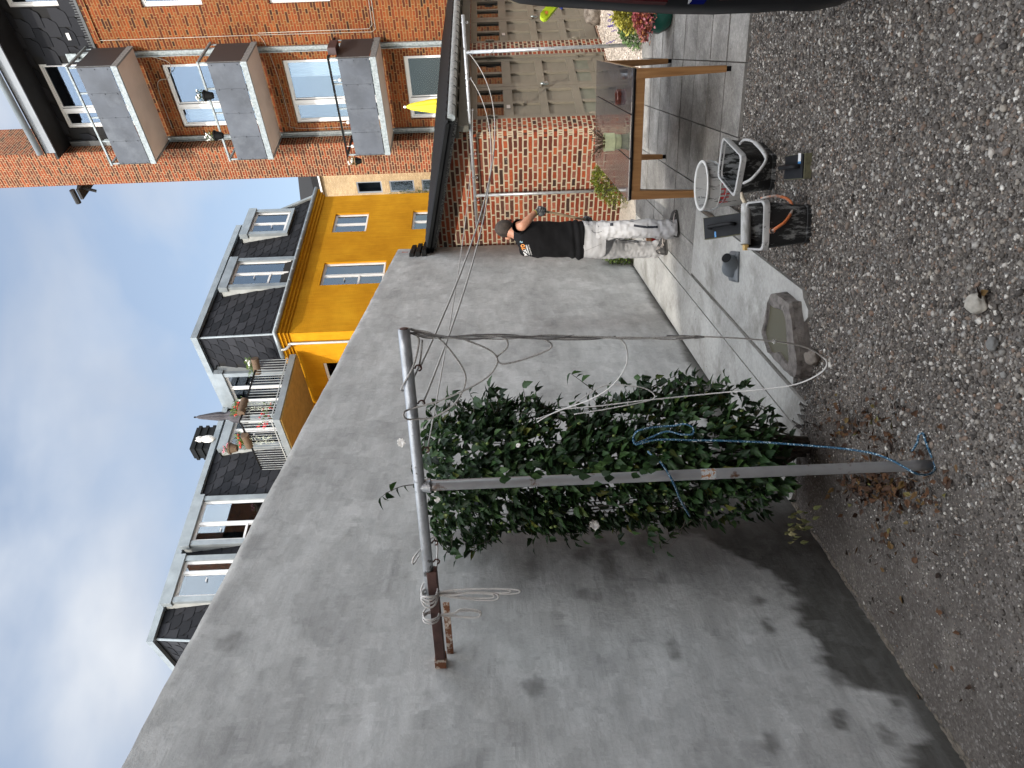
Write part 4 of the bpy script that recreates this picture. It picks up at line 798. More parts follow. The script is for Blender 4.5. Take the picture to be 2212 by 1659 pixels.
def tub(parent, foot, rim, h, rims=.012, fill=.55, n=5, inside='inside'):
    """rectangular mortar bucket; foot and rim are 4 corner points (plan), rounded corners"""
    def rr(P, k, z):
        out_ = []
        for i in range(4):
            p, a_, b_ = P[i], P[i-1], P[(i+1) % 4]; u, v = (a_-p).normalized(), (b_-p).normalized(); r = k
            for j in range(n+1): q = j/n; out_.append((p+u*r*(1-q)**2+v*r*q**2)+Z3*z)
        return out_
    f = [Vector((p[0], p[1], 0)) for p in foot]; r_ = [Vector((p[0], p[1], 0)) for p in rim]; mid = lambda q: [f[i].lerp(r_[i], q) for i in range(4)]
    cf = sum(f, Vector())/4; crm = sum(r_, Vector())/4; sc = lambda P, c, k: [c+(p-c)*k for p in P]
    mb = MB(); mb.loft([rr(sc(f, cf, 1.03), .05, .0), rr(sc(f, cf, 1.03), .05, .025), rr(f, .05, .028), rr(mid(.5), .05, h*.5), rr(r_, .05, h)], False); mb.add(rr(sc(f, cf, 1.03), .05, .0), [tuple(range(4*(n+1)))[::-1]]); bd = mb.build('body', MT['splash'], parent, True, autos=35)
    mb = MB(); mb.loft([rr(sc(mid(fill), cf.lerp(crm, fill), .94), .05, h*fill), rr(sc(r_, crm, .95), .05, h)][::-1], False); mb.build('inside', MT[inside], parent, True)
    mb = MB(); mb.loft([rr(sc(r_, crm, 1.0), .05, h-.03), rr(sc(r_, crm, 1.05), .05, h-.028), rr(sc(r_, crm, 1.06), .05, h+.003), rr(sc(r_, crm, 1.03), .05, h+.008), rr(sc(r_, crm, .965), .05, h+.006), rr(sc(r_, crm, .95), .05, h-.02)], False); mb.build('rim', MT['rim'], parent, True, autos=50)
    mb = MB(); mb.add([p for p in rr(sc(mid(fill), cf.lerp(crm, fill), .95), .05, h*fill+.001)], [tuple(range(4*(n+1)))]); mb.build('mortar', MT['mortar_wet'], parent)
    return bd
# bucket in front, tools leaning in it
vd_ = Vector((G(1700, 480).x, G(1700, 480).y, 0)).normalized(); vr = Vector((vd_.y, -vd_.x, 0))
bc = Vector((G(1757, 483).x, G(1757, 483).y, 0))
K1 = empty('mortar_bucket', 'square black mortar bucket with an orange handle and a roller lying across it', 'bucket', bc+vd_*.13, 'black mortar buckets')
ft = [bc-vr*.105+vd_*.02, bc+vr*.105+vd_*.02, bc+vr*.105+vd_*.25, bc-vr*.105+vd_*.25]; rm = [bc-vr*.132-vd_*.0, bc+vr*.132-vd_*.0, bc+vr*.132+vd_*.30, bc-vr*.132+vd_*.30]
tub(K1, ft, rm, .275, fill=.5, inside='splash')
def bowh(c0, c1, out_, drop, n=14, sq=.5):
    P = []
    for i in range(n+1):
        q = i/n; w_ = math.sin(q*math.pi)**sq; P.append(c0.lerp(c1, q)+out_*w_*.11-Z3*drop*w_)
    return P
mb = MB(); P = bowh(bc-vr*.03-vd_*.015+Z3*.235, bc+vr*.15+vd_*.14+Z3*.25, (-vd_*.3+vr*1.0).normalized()*.5, .135); mb.tube(P, .0085, 8); mb.lathe(P[0], [(.016, -.004), (.016, .006)], 10, ax=-vd_)
mb.build('handle', pm('orange_plastic', (.55, .16, .05), .5, 0, .2, 20, dirt=(.4, .38, .35), dscale=12, dlo=.5, dhi=.6), K1, True)
RL = empty('paint_roller', 'grey roller sleeve with wooden handle lying across the bucket with the orange handle', 'roller', bc+vd_*.29+Z3*.28)
ra, rb_ = W(1611, 528, 4.27), W(1612, 441, 4.27)
mb = MB(); mb.tube([ra, rb_], .030, 16); mb.build('sleeve', splash('roller_sleeve', (.30, .30, .28), (.55, .55, .54), .4, .6), RL, True, autos=40)
mb = MB(); mb.tube([rb_, W(1608, 436, 4.27), W(1604, 428, 4.27), W(1602, 415, 4.27)], [.012, .013, .014, .008], 8); mb.build('handle', MT['white'] if False else pm('worn_wood', (.52, .45, .34), .6), RL, True)
mb = MB(); mb.obox(ra, (ra-rb_).normalized(), vd_, Z3, (.0, .035), (-.02, .02), (-.012, .014)); mb.build('end_cap', pm('yellow_wood', (.55, .36, .12), .6), RL, bevel=.003)
def float_(name, label, P, up, thick, handle, foam, hcol, stick, grp=None):
    """plastering float: plate P (4 corners), backing, handle"""
    c = sum(P, Vector())/4; E_ = empty(name, label, 'plastering float', c-Z3*.0, grp); nn = up.normalized()
    mb = MB(); mb.prism(P, -nn*thick); mb.build('foam_pad', foam, E_)
    mb = MB(); Q = [c+(p-c)*.95 for p in P]; mb.prism([q+nn*.001 for q in Q], nn*.007); pl_ = mb.build('plate', hcol, E_)
    a_, b_ = handle; mb = MB(); A_ = c+a_; B_ = c+b_; h_ = .05
    mb.tube(cr_spline([A_+nn*.008, A_+nn*h_*.7, A_.lerp(B_, .15)+nn*h_, A_.lerp(B_, .85)+nn*h_, B_+nn*h_*.7, B_+nn*.008], 5), .0125, 8); mb.build('handle', hcol, E_, True)
    mb = MB(); s0 = c+stick; u_, v_ = (P[1]-P[0]).normalized(), (P[3]-P[0]).normalized(); mb.obox(s0, u_, v_, nn, (-.018, .018), (-.022, .022), (.008, .0095)); mb.build('sticker', MT['white'], E_)
    mb = MB(); mb.obox(s0, u_, v_, nn, (-.018, .018), (-.034, -.022), (.008, .0097)); mb.build('blue_band', pm('blue_label', (.04, .22, .50), .4), E_)
    return E_
foam = pm('olive_foam', (.13, .125, .075), .9, 0, .2, 60, .4, 120); dk = pm('black_float_plastic', (.012, .013, .015), .6, 0, .3, 12, .1, 60, spec=.2)
P = [W(1522, 518, 4.62), W(1519, 471, 4.62), W(1607, 458, 4.40), W(1607, 505, 4.40)]
up = (P[1]-P[0]).cross(P[3]-P[0]); up = up if up.dot(FW) < 0 else -up
float_('plastering_float', 'long black float with olive foam standing up in the bucket behind the roller', P, up, .018, ((P[3]-P[0])*-.30, (P[3]-P[0])*.30), foam, dk, (P[3]-P[0])*(-.1)+(P[0]-P[1])*.33, 'plastering floats')
P = [G(1736.7, 386, .045), G(1695, 388.7, .045), G(1698.9, 337, .045), G(1739.4, 330.6, .045)]
float_('plastering_float', 'black float with a thick olive foam pad lying flat on the gravel', P, Z3, .04, ((P[1]-P[0])*.42, (P[0]-P[1])*.30), foam, dk, (P[0]-P[1])*.30+(P[3]-P[0])*.36, 'plastering floats')
# big trough
rimc = [G(*q, .265) for q in ((1587, 424), (1603, 338), (1563, 297), (1552, 380))]
footc = [G(*q, 0) for q in ((1672, 412), (1680, 338), (1644, 305), (1630, 395))]
cc = sum((Vector((p.x, p.y, 0)) for p in footc), Vector())/4
K2 = empty('mortar_bucket', 'big black mortar trough with white caked rim and grey handle hanging down', 'bucket', cc, 'black mortar buckets')
tub(K2, footc, rimc, .265, fill=.25)
mb = MB(); P = cr_spline([W(1606, 396, 4.2), W(1625, 385, 4.12), W(1648, 358, 4.08), W(1655, 340, 4.08), W(1645, 322, 4.12), W(1628, 306, 4.3), W(1608, 302, 4.45), W(1598, 312, 4.5)], 6); mb.tube(P, .0085, 8)
mb.tube(P[18:30], .013, 8); mb.build('handle', MT['rim'], K2, True)
# white bucket
wc = G(1612, 398, 0); wc = G(1606, 398, 0)
K3 = empty('paint_bucket', 'round white plastic bucket with red letters standing behind the big mortar trough', 'bucket', wc)
m_ = splash('mortar_smeared_white_plastic', (.50, .50, .49), (.17, .17, .165), .55, .60, (18, 18, 6))
mb = MB(); mb.lathe(wc, [(.001, .001), (.135, .001), (.14, .01), (.160, .25), (.162, .30)], 36); mb.build('body', m_, K3, True, autos=40)
mb = MB(); mb.lathe(wc, [(.158, .30), (.155, .25), (.132, .03), (.001, .03)], 36); mb.build('inside', splash('white_inside', (.46, .46, .45), (.20, .20, .20), .56, .62, (16, 16, 8)), K3, True, autos=40)
mb = MB(); mb.lathe(wc, [(.1595, .205), (.163, .206), (.163, .211), (.1595, .212)], 36); mb.lathe(wc, [(.161, .292), (.174, .294), (.176, .303), (.170, .309), (.160, .306), (.157, .298)], 36); mb.build('rim', pm('white_rim', (.60, .60, .58), .5, 0, .1, 30), K3, True, autos=50)
mb = MB(); hl_ = [wc+Vector((.175*math.cos(q), .175*math.sin(q), .27-.10*math.sin((q-2.0)/3.14*3.14))) for q in LS(2.0, 5.14, 18)]; mb.tube(hl_, .003, 6); mb.build('wire_handle', MT['galv'], K3, True)
# red letters on the bucket: strokes wrapped round it
mb = MB(); a_c = math.atan2(-vd_.y, -vd_.x)-.42
def stroke(u0, z0, u1, z1, wd=.010):
    n_ = 6; P0 = []
    for k in range(n_+1):
        q = k/n_; u = lerp(u0, u1, q); z = lerp(z0, z1, q); du, dz = (u1-u0), (z1-z0); l_ = math.hypot(du, dz); nx, nzv = -dz/l_*wd/2, du/l_*wd/2
        for sg in (1, -1):
            uu, zz = u+nx*sg, z+nzv*sg; an = a_c+uu/.155; rr_ = .140+.02*(zz-.01)/.24+.0012; P0.append(wc+Vector((rr_*math.cos(an), rr_*math.sin(an), zz)))
    mb.add(P0, [(2*k, 2*k+1, 2*k+3, 2*k+2) for k in range(n_)])
for u in (-.075,): stroke(u, .14, u, .21); stroke(u, .205, u+.022, .16); stroke(u+.022, .16, u+.044, .205); stroke(u+.044, .14, u+.044, .21)
stroke(-.005, .14, -.005, .21); stroke(-.005, .176, .03, .176); stroke(.03, .14, .03, .21)
stroke(.065, .14, .065, .21); stroke(.045, .205, .085, .205)
mb.build('lettering', pm('red_print', (.50, .04, .04), .5, 0, .2, 40), K3)
# grey down pipe shoe
q0, q1, q2 = G(1602, 543, .024), G(1602, 599, .024), G(1578, 600, .024)
q3 = G(1575, 560, .024); top_ = W(1569, 557, 5.15)
ring0 = []; n_ = 24
axn = (top_-(q0+q1+q2+q3)/4).normalized(); uu = axn.cross(Z3).normalized(); vv = axn.cross(uu)
Rc = [[top_+(uu*math.cos(a_)+vv*math.sin(a_))*.036 for a_ in LS(0, 2*math.pi, n_, False)], [top_-axn*.03+(uu*math.cos(a_)+vv*math.sin(a_))*.034 for a_ in LS(0, 2*math.pi, n_, False)]]
cq = (q0+q1+q2+q3)/4
def sqr(z, k):
    P = []
    for i in range(n_):
        d = Rc[1][i]-(top_-axn*.03); an = math.atan2(d.dot(uu), d.dot(vv)); an = 2*math.pi*i/n_; c_, s_ = math.cos(an), math.sin(an); mx = max(abs(c_), abs(s_)); P.append(cq+(SV*.0+vr*1.0)*(c_/mx*.11*k)+vd_*(s_/mx*.09*k)+Z3*z)
    return P
mb = MB(); Rr = [sqr(.0, 1.0), sqr(.012, 1.0), sqr(.03, .82), [p.lerp(q, .55) for p, q in zip(sqr(.03, .62), Rc[1])]]
mb.loft(Rr[:3], True); mb.tube([cq+Z3*.015, cq.lerp(top_, .45), top_-axn*.02, top_], [.088, .060, .038, .036], 20, False)
mb.tube([top_, top_-axn*.02], [.033, .033], 20, True, 1)
o = rebase(mb.build('pipe_adapter', [pm('grey_plastic', (.11, .125, .14), .4, 0, .15, 9, .1, 30), MT['blackplas']], None, True, autos=30)); tag(o, 'grey plastic pipe adapter with a round mouth and square flange lying on the paving', 'pipe adapter')
mb = MB(); mb.tube([G(1522, 458, .03), G(1535, 466, .035), G(1552, 480, .03)], [.016, .018, .012], 7); o = rebase(mb.build('wood_scrap', pm('grey_wood_scrap', (.11, .09, .07), .9, 0, .4, 40, .4, 60), None)); tag(o, 'short dark splintered stick lying on the paving by the upright float', 'stick')
# ------------------------------------------------------------------ broken stone basin, loose stones
outl = [(3.41, 2.84), (3.35, 2.79), (3.28, 2.76), (3.20, 2.73), (3.15, 2.70), (3.06, 2.75), (2.97, 2.81), (2.88, 2.86), (2.82, 2.91), (2.79, 2.96), (2.81, 2.99), (2.93, 3.05), (3.10, 3.12), (3.19, 3.15), (3.27, 3.15), (3.37, 3.12), (3.40, 3.03), (3.42, 2.92)]
def zf(x, y): s = 3.318; return ((2850+x/s)*.5486, (1000+y/s)*.5486)
inn = [G(*zf(*q), .085) for q in [(598, 640), (660, 695), (730, 712), (790, 745), (825, 880), (835, 1050), (850, 1200), (872, 1350), (858, 1455), (800, 1380), (730, 1290), (640, 1290), (590, 1270), (545, 1140), (540, 1010), (575, 850), (590, 740)]]
BSN = empty('stone_basin', 'broken rough stone trough with murky water in it at the end of the paving', 'stone trough', (3.1, 2.93, 0))
oc = Vector((3.12, 2.93, 0)); n_ = 96
def rs(P, n):
    P = [Vector((p[0], p[1], 0)) for p in P]; an = lambda p: math.atan2(p.y-oc.y, p.x-oc.x)
    out_ = []
    for k in range(n):
        a_ = 2*math.pi*k/n-math.pi; d = Vector((math.cos(a_), math.sin(a_), 0)); best = None
        for i in range(len(P)):
            p, q = P[i]-oc, P[(i+1) % len(P)]-oc; e_ = q-p; den = d.x*e_.y-d.y*e_.x
            if abs(den) < 1e-9: continue
            t1 = (p.x*e_.y-p.y*e_.x)/den; t2 = (p.x*d.y-p.y*d.x)/den
            if t1 > 0 and -1e-6 <= t2 <= 1+1e-6: best = t1 if best is None else max(best, t1)
        out_.append(oc+d*(best or .1))
    return out_
ro, ri = rs(outl, n_), rs([(p.x, p.y) for p in inn], n_)
ri = [p if (p-oc).length < (q-oc).length*.94 else oc+(q-oc)*.93 for p, q in zip(ri, ro)]
jit = lambda p, k, am: p+Vector((noise.noise(p*11+Vector((k, 0, 0))), noise.noise(p*11+Vector((0, k, 0))), noise.noise(p*13+Vector((0, 0, k)))))*am
prof = [(ro, 1.0, -.01, .004), (ro, .985, .03, .01), (ro, .99, .075, .008), (ro, .97, .096, .006), (None, .5, .10, .010), (ri, 1.02, .094, .004), (ri, .985, .075, .006), (ri, .97, .03, .004)]
rings = []
for i, (P, sc, z, am) in enumerate(prof):
    if P is None: Q = [a_.lerp(b_, .5) for a_, b_ in zip(ro, ri)]
    else: Q = [oc+(p-oc)*sc for p in P]
    rings.append([jit(q+Z3*z, i*2.3, am) for q in Q])
mb = MB(); mb.loft(rings, False); mb.build('basin_stone', pm('rough_brown_stone', (.155, .14, .128), .95, 0, .4, 22, 1, 60, dirt=(.06, .054, .048), dscale=14, dlo=.55, dhi=.66), BSN)
mb = MB(); mb.add([p+Z3*.080 for p in [oc+(q-oc)*1.0 for q in ri]], [tuple(range(n_))]); m, t, b = base('murky_water'); b.inputs['Base Color'].default_value = (.085, .08, .052, 1); b.inputs['Roughness'].default_value = .25; mb.build('water', m, BSN)
stm = pm('brown_grey_stone', (.19, .165, .14), .85, 0, .35, 18, .5, 40, dirt=(.09, .07, .055), dscale=14, dlo=.5, dhi=.6)
for (x, y, rx, ry, rz, lb, sd_, mt_) in ((1765, 772, .062, .042, .038, 'brown round stone beside the stone trough, as big as a fist', 2, stm), (2122, 655, .045, .038, .03, 'pale grey stone, the largest one out in the open gravel', 5, pm('pale_stone', (.33, .31, .27), .85, 0, .3, 20, .4, 50)), (2152, 742, .022, .026, .018, 'small dark grey round stone in the near gravel', 8, pm('dark_stone', (.15, .15, .145), .8, 0, .2, 30))):
    mb = MB(); p = G(x, y, 0); mb.blob((0, 0, 0), rx, ry, rz, sd_, .22, 4); o = mb.build('loose_stone', mt_, None, True); o.rotation_euler = (0, 0, .6); o.location = p+Z3*rz*.75; tag(o, lb, 'stone', 'loose stones')
# ================================================================== THE WORKER
from mathutils.bvhtree import BVHTree
MT['skin'] = pm('warm_skin', (.42, .20, .125), .5, 0, .12, 12, .15, 90)  # warm skin colour with slight random variation
MT['shirt'] = pm('black_cotton', (.006, .006, .007), .92, 0, .2, 12, .2, 200, spec=.2)
MT['trouser'] = pm('white_work_cotton', (.40, .40, .41), .85, 0, .06, 5, .3, 60, dirt=(.27, .265, .25), dscale=5, dlo=.6, dhi=.8)
MT['hair'] = pm('short_grey_brown_hair', (.030, .021, .016), .8, 0, .5, 30, .6, 220)
MT['glove'] = pm('grey_black_glove', (.05, .055, .06), .7, 0, .6, 30, .3, 80, dirt=(.28, .29, .30), dscale=22, dlo=.52, dhi=.6)
MAN = empty('person', 'man in black t-shirt and white work trousers seen from behind, sweeping with a broom', 'person', W(1462, 515, 7.1)*1.0)
MAN.location.z = .02
V = {'pelvis': (1262, 517, 7.22, .085), 'belly': (1218, 517, 7.20, .11), 'chest': (1165, 515, 7.18, .12), 'upper': (1136, 513, 7.18, .085), 'neck': (1117, 508, 7.20, .056), 'neck2': (1108, 502, 7.235, .053), 'skull': (1094, 495, 7.27, .078), 'crown': (1083, 492, 7.27, .070),
     'face': (1099, 494, 7.335, .052), 'nose': (1100, 494, 7.385, .014), 'chin': (1110, 497, 7.335, .030),
     'rsh': (1124, 487, 7.14, .056), 'relb': (1127, 490, 6.90, .046), 'rfa': (1138, 479, 6.93, .045), 'rwr': (1156, 459, 7.0, .028), 'rhand': (1166, 454, 7.03, .030),
     'lsh': (1138, 538, 7.25, .042), 'lelb': (1190, 538, 7.40, .036), 'lfa': (1215, 520, 7.42, .038), 'lwr': (1250, 482, 7.40, .028), 'lhand': (1260, 474, 7.40, .030),
     'rhip': (1292, 500, 7.15, .050), 'rkn': (1362, 495, 7.03, .040), 'rank': (1452, 494, 6.93, .040), 'rfoot': (1468, 480, 6.92, .032),
     'lhip': (1292, 534, 7.27, .050), 'lkn': (1348, 538, 7.44, .040), 'lank': (1428, 537, 7.52, .040), 'lfoot': (1441, 524, 7.53, .032)}
Ed = [('pelvis', 'belly'), ('belly', 'chest'), ('chest', 'upper'), ('upper', 'neck'), ('neck', 'neck2'), ('neck2', 'skull'), ('skull', 'crown'), ('skull', 'face'), ('face', 'nose'), ('face', 'chin'),
      ('upper', 'rsh'), ('rsh', 'relb'), ('relb', 'rfa'), ('rfa', 'rwr'), ('rwr', 'rhand'), ('upper', 'lsh'), ('lsh', 'lelb'), ('lelb', 'lfa'), ('lfa', 'lwr'), ('lwr', 'lhand'),
      ('pelvis', 'rhip'), ('rhip', 'rkn'), ('rkn', 'rank'), ('rank', 'rfoot'), ('pelvis', 'lhip'), ('lhip', 'lkn'), ('lkn', 'lank'), ('lank', 'lfoot')]
def skin(name, V, Ed, mat, parent, root, sub=2):
    ks = list(V); me = bpy.data.meshes.new(name); P = [W(*V[k][:3]) for k in ks]; me.from_pydata([tuple(p) for p in P], [(ks.index(a_), ks.index(b_)) for a_, b_ in Ed], []); me.materials.append(mat)
    o = bpy.data.objects.new(name, me); C.objects.link(o); sm_ = o.modifiers.new('skin', 'SKIN'); sm_.use_smooth_shade = True
    for i, k in enumerate(ks): sv = me.skin_vertices[0].data[i]; sv.radius = (V[k][3],)*2; sv.use_root = (k == root)
    s2 = o.modifiers.new('sub', 'SUBSURF'); s2.levels = s2.render_levels = sub; s2.uv_smooth = 'NONE'
    par(o, parent); return o
skin('body', V, Ed, MT['skin'], MAN, 'pelvis')
def ear(x, y, d, s): mb = MB(); mb.blob(W(x, y, d), .016, .016, .030, 3, .15, 2); return mb
for x, y, d in ((1098, 514.5, 7.28), (1101, 476, 7.28)): ear(x, y, d, 1).build('ear', MT['skin'], MAN, True)
# cropped hair: a cap over the back and top of the skull
hc = W(1090, 493.5, 7.275); mb = MB(); bm = bmesh.new(); bmesh.ops.create_uvsphere(bm, u_segments=32, v_segments=20, radius=1)
dn_ = (Z3*-.55-F0*.55+R0*.08).normalized(); vv_ = []; 
for v in bm.verts:
    p = v.co; q = R0*p.x*.087+F0*p.y*.105+Z3*p.z*.100; vv_.append(hc+q*(1+.015*noise.noise(p*6)))
ff = [tuple(v.index for v in f.verts) for f in bm.faces if (f.calc_center_median().z*.9-.75*f.calc_center_median().y) > -.52-.35*abs(f.calc_center_median().x)*0]
mb.add(vv_, ff); bm.free(); mb.build('hair', MT['hair'], MAN, True)
def ring(x, y0, y1, d, hd, n=28, pw=2.4, dz=0., seed=0, am=.0):
    a_, b_ = W(x, y0, d), W(x, y1, d); c = (a_+b_)/2; hw = (a_-b_).length/2; u = (a_-b_).normalized(); P = []
    for k in range(n):
        t_ = 2*math.pi*k/n; cx, sy = math.cos(t_), math.sin(t_); e = 2/pw
        p = c+u*hw*math.copysign(abs(cx)**e, cx)+F0*hd*math.copysign(abs(sy)**e, sy); nn = (p-c).normalized()
        P.append(p+nn*am*noise.noise(Vector((t_*1.3 if t_ < math.pi else (2*math.pi-t_)*1.3+9, x*.06, seed))*1.0)+Z3*dz*noise.noise(Vector((cx*2, sy*2, seed))))
    return P
def spl(rows, x):
    xs = [r[0] for r in rows]; return [float(NI(x, xs, [r[i] for r in rows])) for i in range(1, len(rows[0]))]
def cloth(rows, n=40, steps=50, am=.008, seed=0, fx=.09, capt=False, extra=None):
    x0, x1 = rows[0][0], rows[-1][0]; R_ = []
    for i in range(steps+1):
        x = lerp(x0, x1, i/steps); y0, y1, d, hd = spl(rows, x); a_, b_ = W(x, y0, d), W(x, y1, d); c = (a_+b_)/2; hw = (a_-b_).length/2; u = (a_-b_).normalized(); P = []
        for k in range(n):
            t_ = 2*math.pi*k/n; cx, sy = math.cos(t_), math.sin(t_); e = .84
            p = c+u*hw*math.copysign(abs(cx)**e, cx)+F0*hd*math.copysign(abs(sy)**e, sy); nn = (u*cx+F0*sy)
            f = noise.noise(Vector((cx*1.6+x*.02, sy*1.6, x*fx+seed)))+.5*noise.noise(Vector((cx*3+x*.05, sy*3, x*fx*2.1+seed)))
            f += (extra(x, cx, sy) if extra else 0)
            P.append(p+nn*am*f)
        R_.append(P)
    return R_
sh = [(1110, 499, 517, 7.21, .055), (1114, 494, 520, 7.20, .065), (1119, 484, 530, 7.19, .085), (1127, 480, 542, 7.18, .105), (1140, 479, 550, 7.18, .118), (1165, 478.5, 554.5, 7.18, .125), (1195, 480, 554, 7.19, .12), (1225, 479.5, 554, 7.20, .12), (1243, 478, 557, 7.21, .13), (1252, 478, 558, 7.21, .132), (1259, 480, 556, 7.21, .126)]
fold = lambda x, cx, sy: (1.6*math.sin((x-1228)*.42+cx*1.8)*max(0, 1-abs(x-1243)/16) if x > 1222 else 0)+.5*math.sin(x*.12+cx*5)*(.3 if x < 1150 else .8)
mb = MB(); mb.loft(cloth(sh, 48, 60, .0075, 2, .05, extra=fold), False)
def sleeve(mb, a_, b_, r0, r1, n=24):
    a_, b_ = W(*a_), W(*b_); ax = (b_-a_).normalized(); u = ax.orthogonal().normalized(); v = ax.cross(u)
    mb.loft([[lerp(a_, b_, q)+(u*math.cos(t_)+v*math.sin(t_))*(lerp(r0, r1, q)+.004*noise.noise(Vector((math.cos(t_)*2, math.sin(t_)*2, q*4)))) for t_ in LS(0, 2*math.pi, n, False)] for q in LS(0, 1, 8)], False)
sleeve(mb, (1128, 492, 7.17), (1120, 488.5, 7.0), .078, .068); sleeve(mb, (1134, 535, 7.22), (1165, 545, 7.32), .075, .062)
mb.blob(W(1127, 490, 7.15), .072, .072, .072, 1, .05, 3); mb.blob(W(1136, 539, 7.23), .07, .07, .07, 2, .05, 3)
sv_, sf_ = mb.v[:], mb.f[:]; SH = mb.build('t_shirt', MT['shirt'], MAN, True); sol = SH.modifiers.new('thick', 'SOLIDIFY'); sol.thickness = .004
bvh = BVHTree.FromPolygons([tuple(v) for v in sv_], sf_)
def onto(bv, x, y, off=.004):
    d = ray(x, y).normalized(); h = bv.ray_cast(CAMP, d)
    return (h[0]-d*off) if h[0] is not None else None
def text_on(body, size, quad, mat, name, parent, bv, shear=0., bold=0.):
    """lettering laid on the cloth: quad = baseline start, baseline end (photo points) and cap height in px"""
    cu = bpy.data.curves.new(name, 'FONT'); cu.body = body; cu.size = 1; cu.shear = shear; cu.offset = bold; ob = bpy.data.objects.new(name, cu); C.objects.link(ob)
    dg = bpy.context.evaluated_depsgraph_get(); me = bpy.data.meshes.new_from_object(ob.evaluated_get(dg)); bpy.data.objects.remove(ob)
    bm = bmesh.new(); bm.from_mesh(me); bmesh.ops.triangulate(bm, faces=bm.faces[:])
    for _ in range(2): bmesh.ops.subdivide_edges(bm, edges=[e for e in bm.edges if e.calc_length() > .12], cuts=1, use_grid_fill=False)
    bmesh.ops.triangulate(bm, faces=bm.faces[:])
    xs = [v.co.x for v in bm.verts]; x0, x1 = min(xs), max(xs); (ax, ay), (bx, by), h, cv = quad; bad = []
    for v in bm.verts:
        q = (v.co.x-x0)/(x1-x0); px, py = lerp(ax, bx, q), lerp(ay, by, q); px += cv*4*q*(1-q); L_ = math.hypot(bx-ax, by-ay); nx, ny = (by-ay)/L_, -(bx-ax)/L_
        p = onto(bv, px+nx*h*v.co.y/.7, py+ny*h*v.co.y/.7, .011)
        if p is None: bad.append(v)
        else: v.co = p
    bmesh.ops.delete(bm, geom=bad, context='VERTS'); m2 = bpy.data.meshes.new(name); bm.to_mesh(m2); bm.free(); m2.materials.append(mat)
    o = bpy.data.objects.new(name, m2); C.objects.link(o); par(o, parent); return o
white_p = pm('white_print', (.8, .8, .8), .6, 0, .03); org = pm('orange_print', (.80, .30, .06), .6, 0, .03)
# the print climbs from the flank towards the spine
text_on('IMEN', 1, ((1140.6, 552.2), (1136.2, 538.4), 7.6, 0), white_p, 'lettering', SH, bvh, .25, .02)
text_on('TO', 1, ((1135.8, 537.4), (1131.6, 526.4), 8, 0), org, 'lettering', SH, bvh, .25, .02)
text_on('ApS', 1, ((1122.5, 523.5), (1128.8, 524.8), 3.6, 0), pm('pale_blue_print', (.5, .75, .85), .6), 'lettering', SH, bvh)
text_on('NEDRIVNING', 1, ((1145.4, 552.8), (1138.2, 529), 3.2, 0), white_p, 'lettering', SH, bvh, 0, .015)
text_on('FACADE & BETON', 1, ((1150.4, 553.4), (1142.6, 528.6), 2.6, 0), white_p, 'lettering', SH, bvh)
pv = [(1247, 480, 555, 7.21, .118), (1262, 478.5, 557, 7.21, .125), (1282, 479, 557, 7.21, .12), (1300, 480, 557, 7.21, .11), (1306, 484, 553, 7.21, .10)]
mb = MB(); mb.loft(cloth(pv, 48, 26, .009, 11, .09), False)
lr = [(1285, 479.5, 519, 7.16, .10), (1305, 479.5, 519, 7.13, .098), (1325, 480, 515, 7.09, .095), (1360, 477, 513.5, 7.03, .088), (1400, 475.5, 512, 6.98, .083), (1430, 477, 513, 6.95, .083), (1450, 477, 514, 6.93, .085), (1459, 479, 512, 6.93, .082)]
ll = [(1285, 513, 557, 7.25, .105), (1305, 512, 557.5, 7.29, .10), (1325, 513, 557, 7.34, .095), (1348, 518, 557, 7.42, .088), (1380, 520.5, 555, 7.46, .082), (1405, 523, 555.5, 7.49, .08), (1415, 520, 554, 7.50, .084), (1424, 517, 553, 7.51, .086), (1434, 516, 551, 7.52, .08)]
rg = lambda v: 1-abs(v)*2.2
fr_ = lambda x, cx, sy: .9*rg(noise.noise(Vector((x*.045+cx*1.5, cx*1.3-x*.03, sy*1.2))))+.5*math.sin(x*.3+cx*4)*(x > 1420)
fl_ = lambda x, cx, sy: .9*rg(noise.noise(Vector((x*.05-cx*1.5, cx*1.3+x*.03+7, sy*1.2))))+.6*math.sin(x*.35+cx*4)*(x > 1405)
mb.loft(cloth(lr, 48, 90, .0095, 21, .10, extra=fr_), False); mb.loft(cloth(ll, 48, 90, .0095, 31, .10, extra=fl_), False)
pv_, pf_ = mb.v[:], mb.f[:]; PNT = mb.build('trousers', MT['trouser'], MAN, True); bvp = BVHTree.FromPolygons([tuple(v) for v in pv_], pf_)
def patch(name, pts, wd, mat, parent, bv, seg=14):
    mb = MB(); P = []; pp = [Vector((p[0], p[1], 0)) for p in pts]; S_ = cr_spline(pp, max(2, seg//max(1, len(pp)-1)))
    for i, p in enumerate(S_):
        t_ = (S_[min(i+1, len(S_)-1)]-S_[max(i-1, 0)]).normalized(); nx, ny = -t_.y, t_.x
        for q in (-1, -.33, .33, 1):
            h = onto(bv, p.x+nx*wd*q/2, p.y+ny*wd*q/2, .003); P.append(h if h is not None else (P[-1] if P else CAMP))
    mb.add(P, [(4*i+j, 4*i+j+1, 4*i+j+5, 4*i+j+4) for i in range(len(S_)-1) for j in range(3)]); return mb.build(name, mat, parent)
navy = pm('navy_trim', (.012, .014, .022), .8)
patch('knee_trim', [(1369, 487), (1395, 490.5), (1421, 490)], 5, navy, PNT, bvp); patch('pocket_patch', [(1321, 472.5+9), (1321.5, 484+1)], 6, navy, PNT, bvp) if False else patch('pocket_patch', [(1321, 481.5), (1321.5, 488)], 7, navy, PNT, bvp)
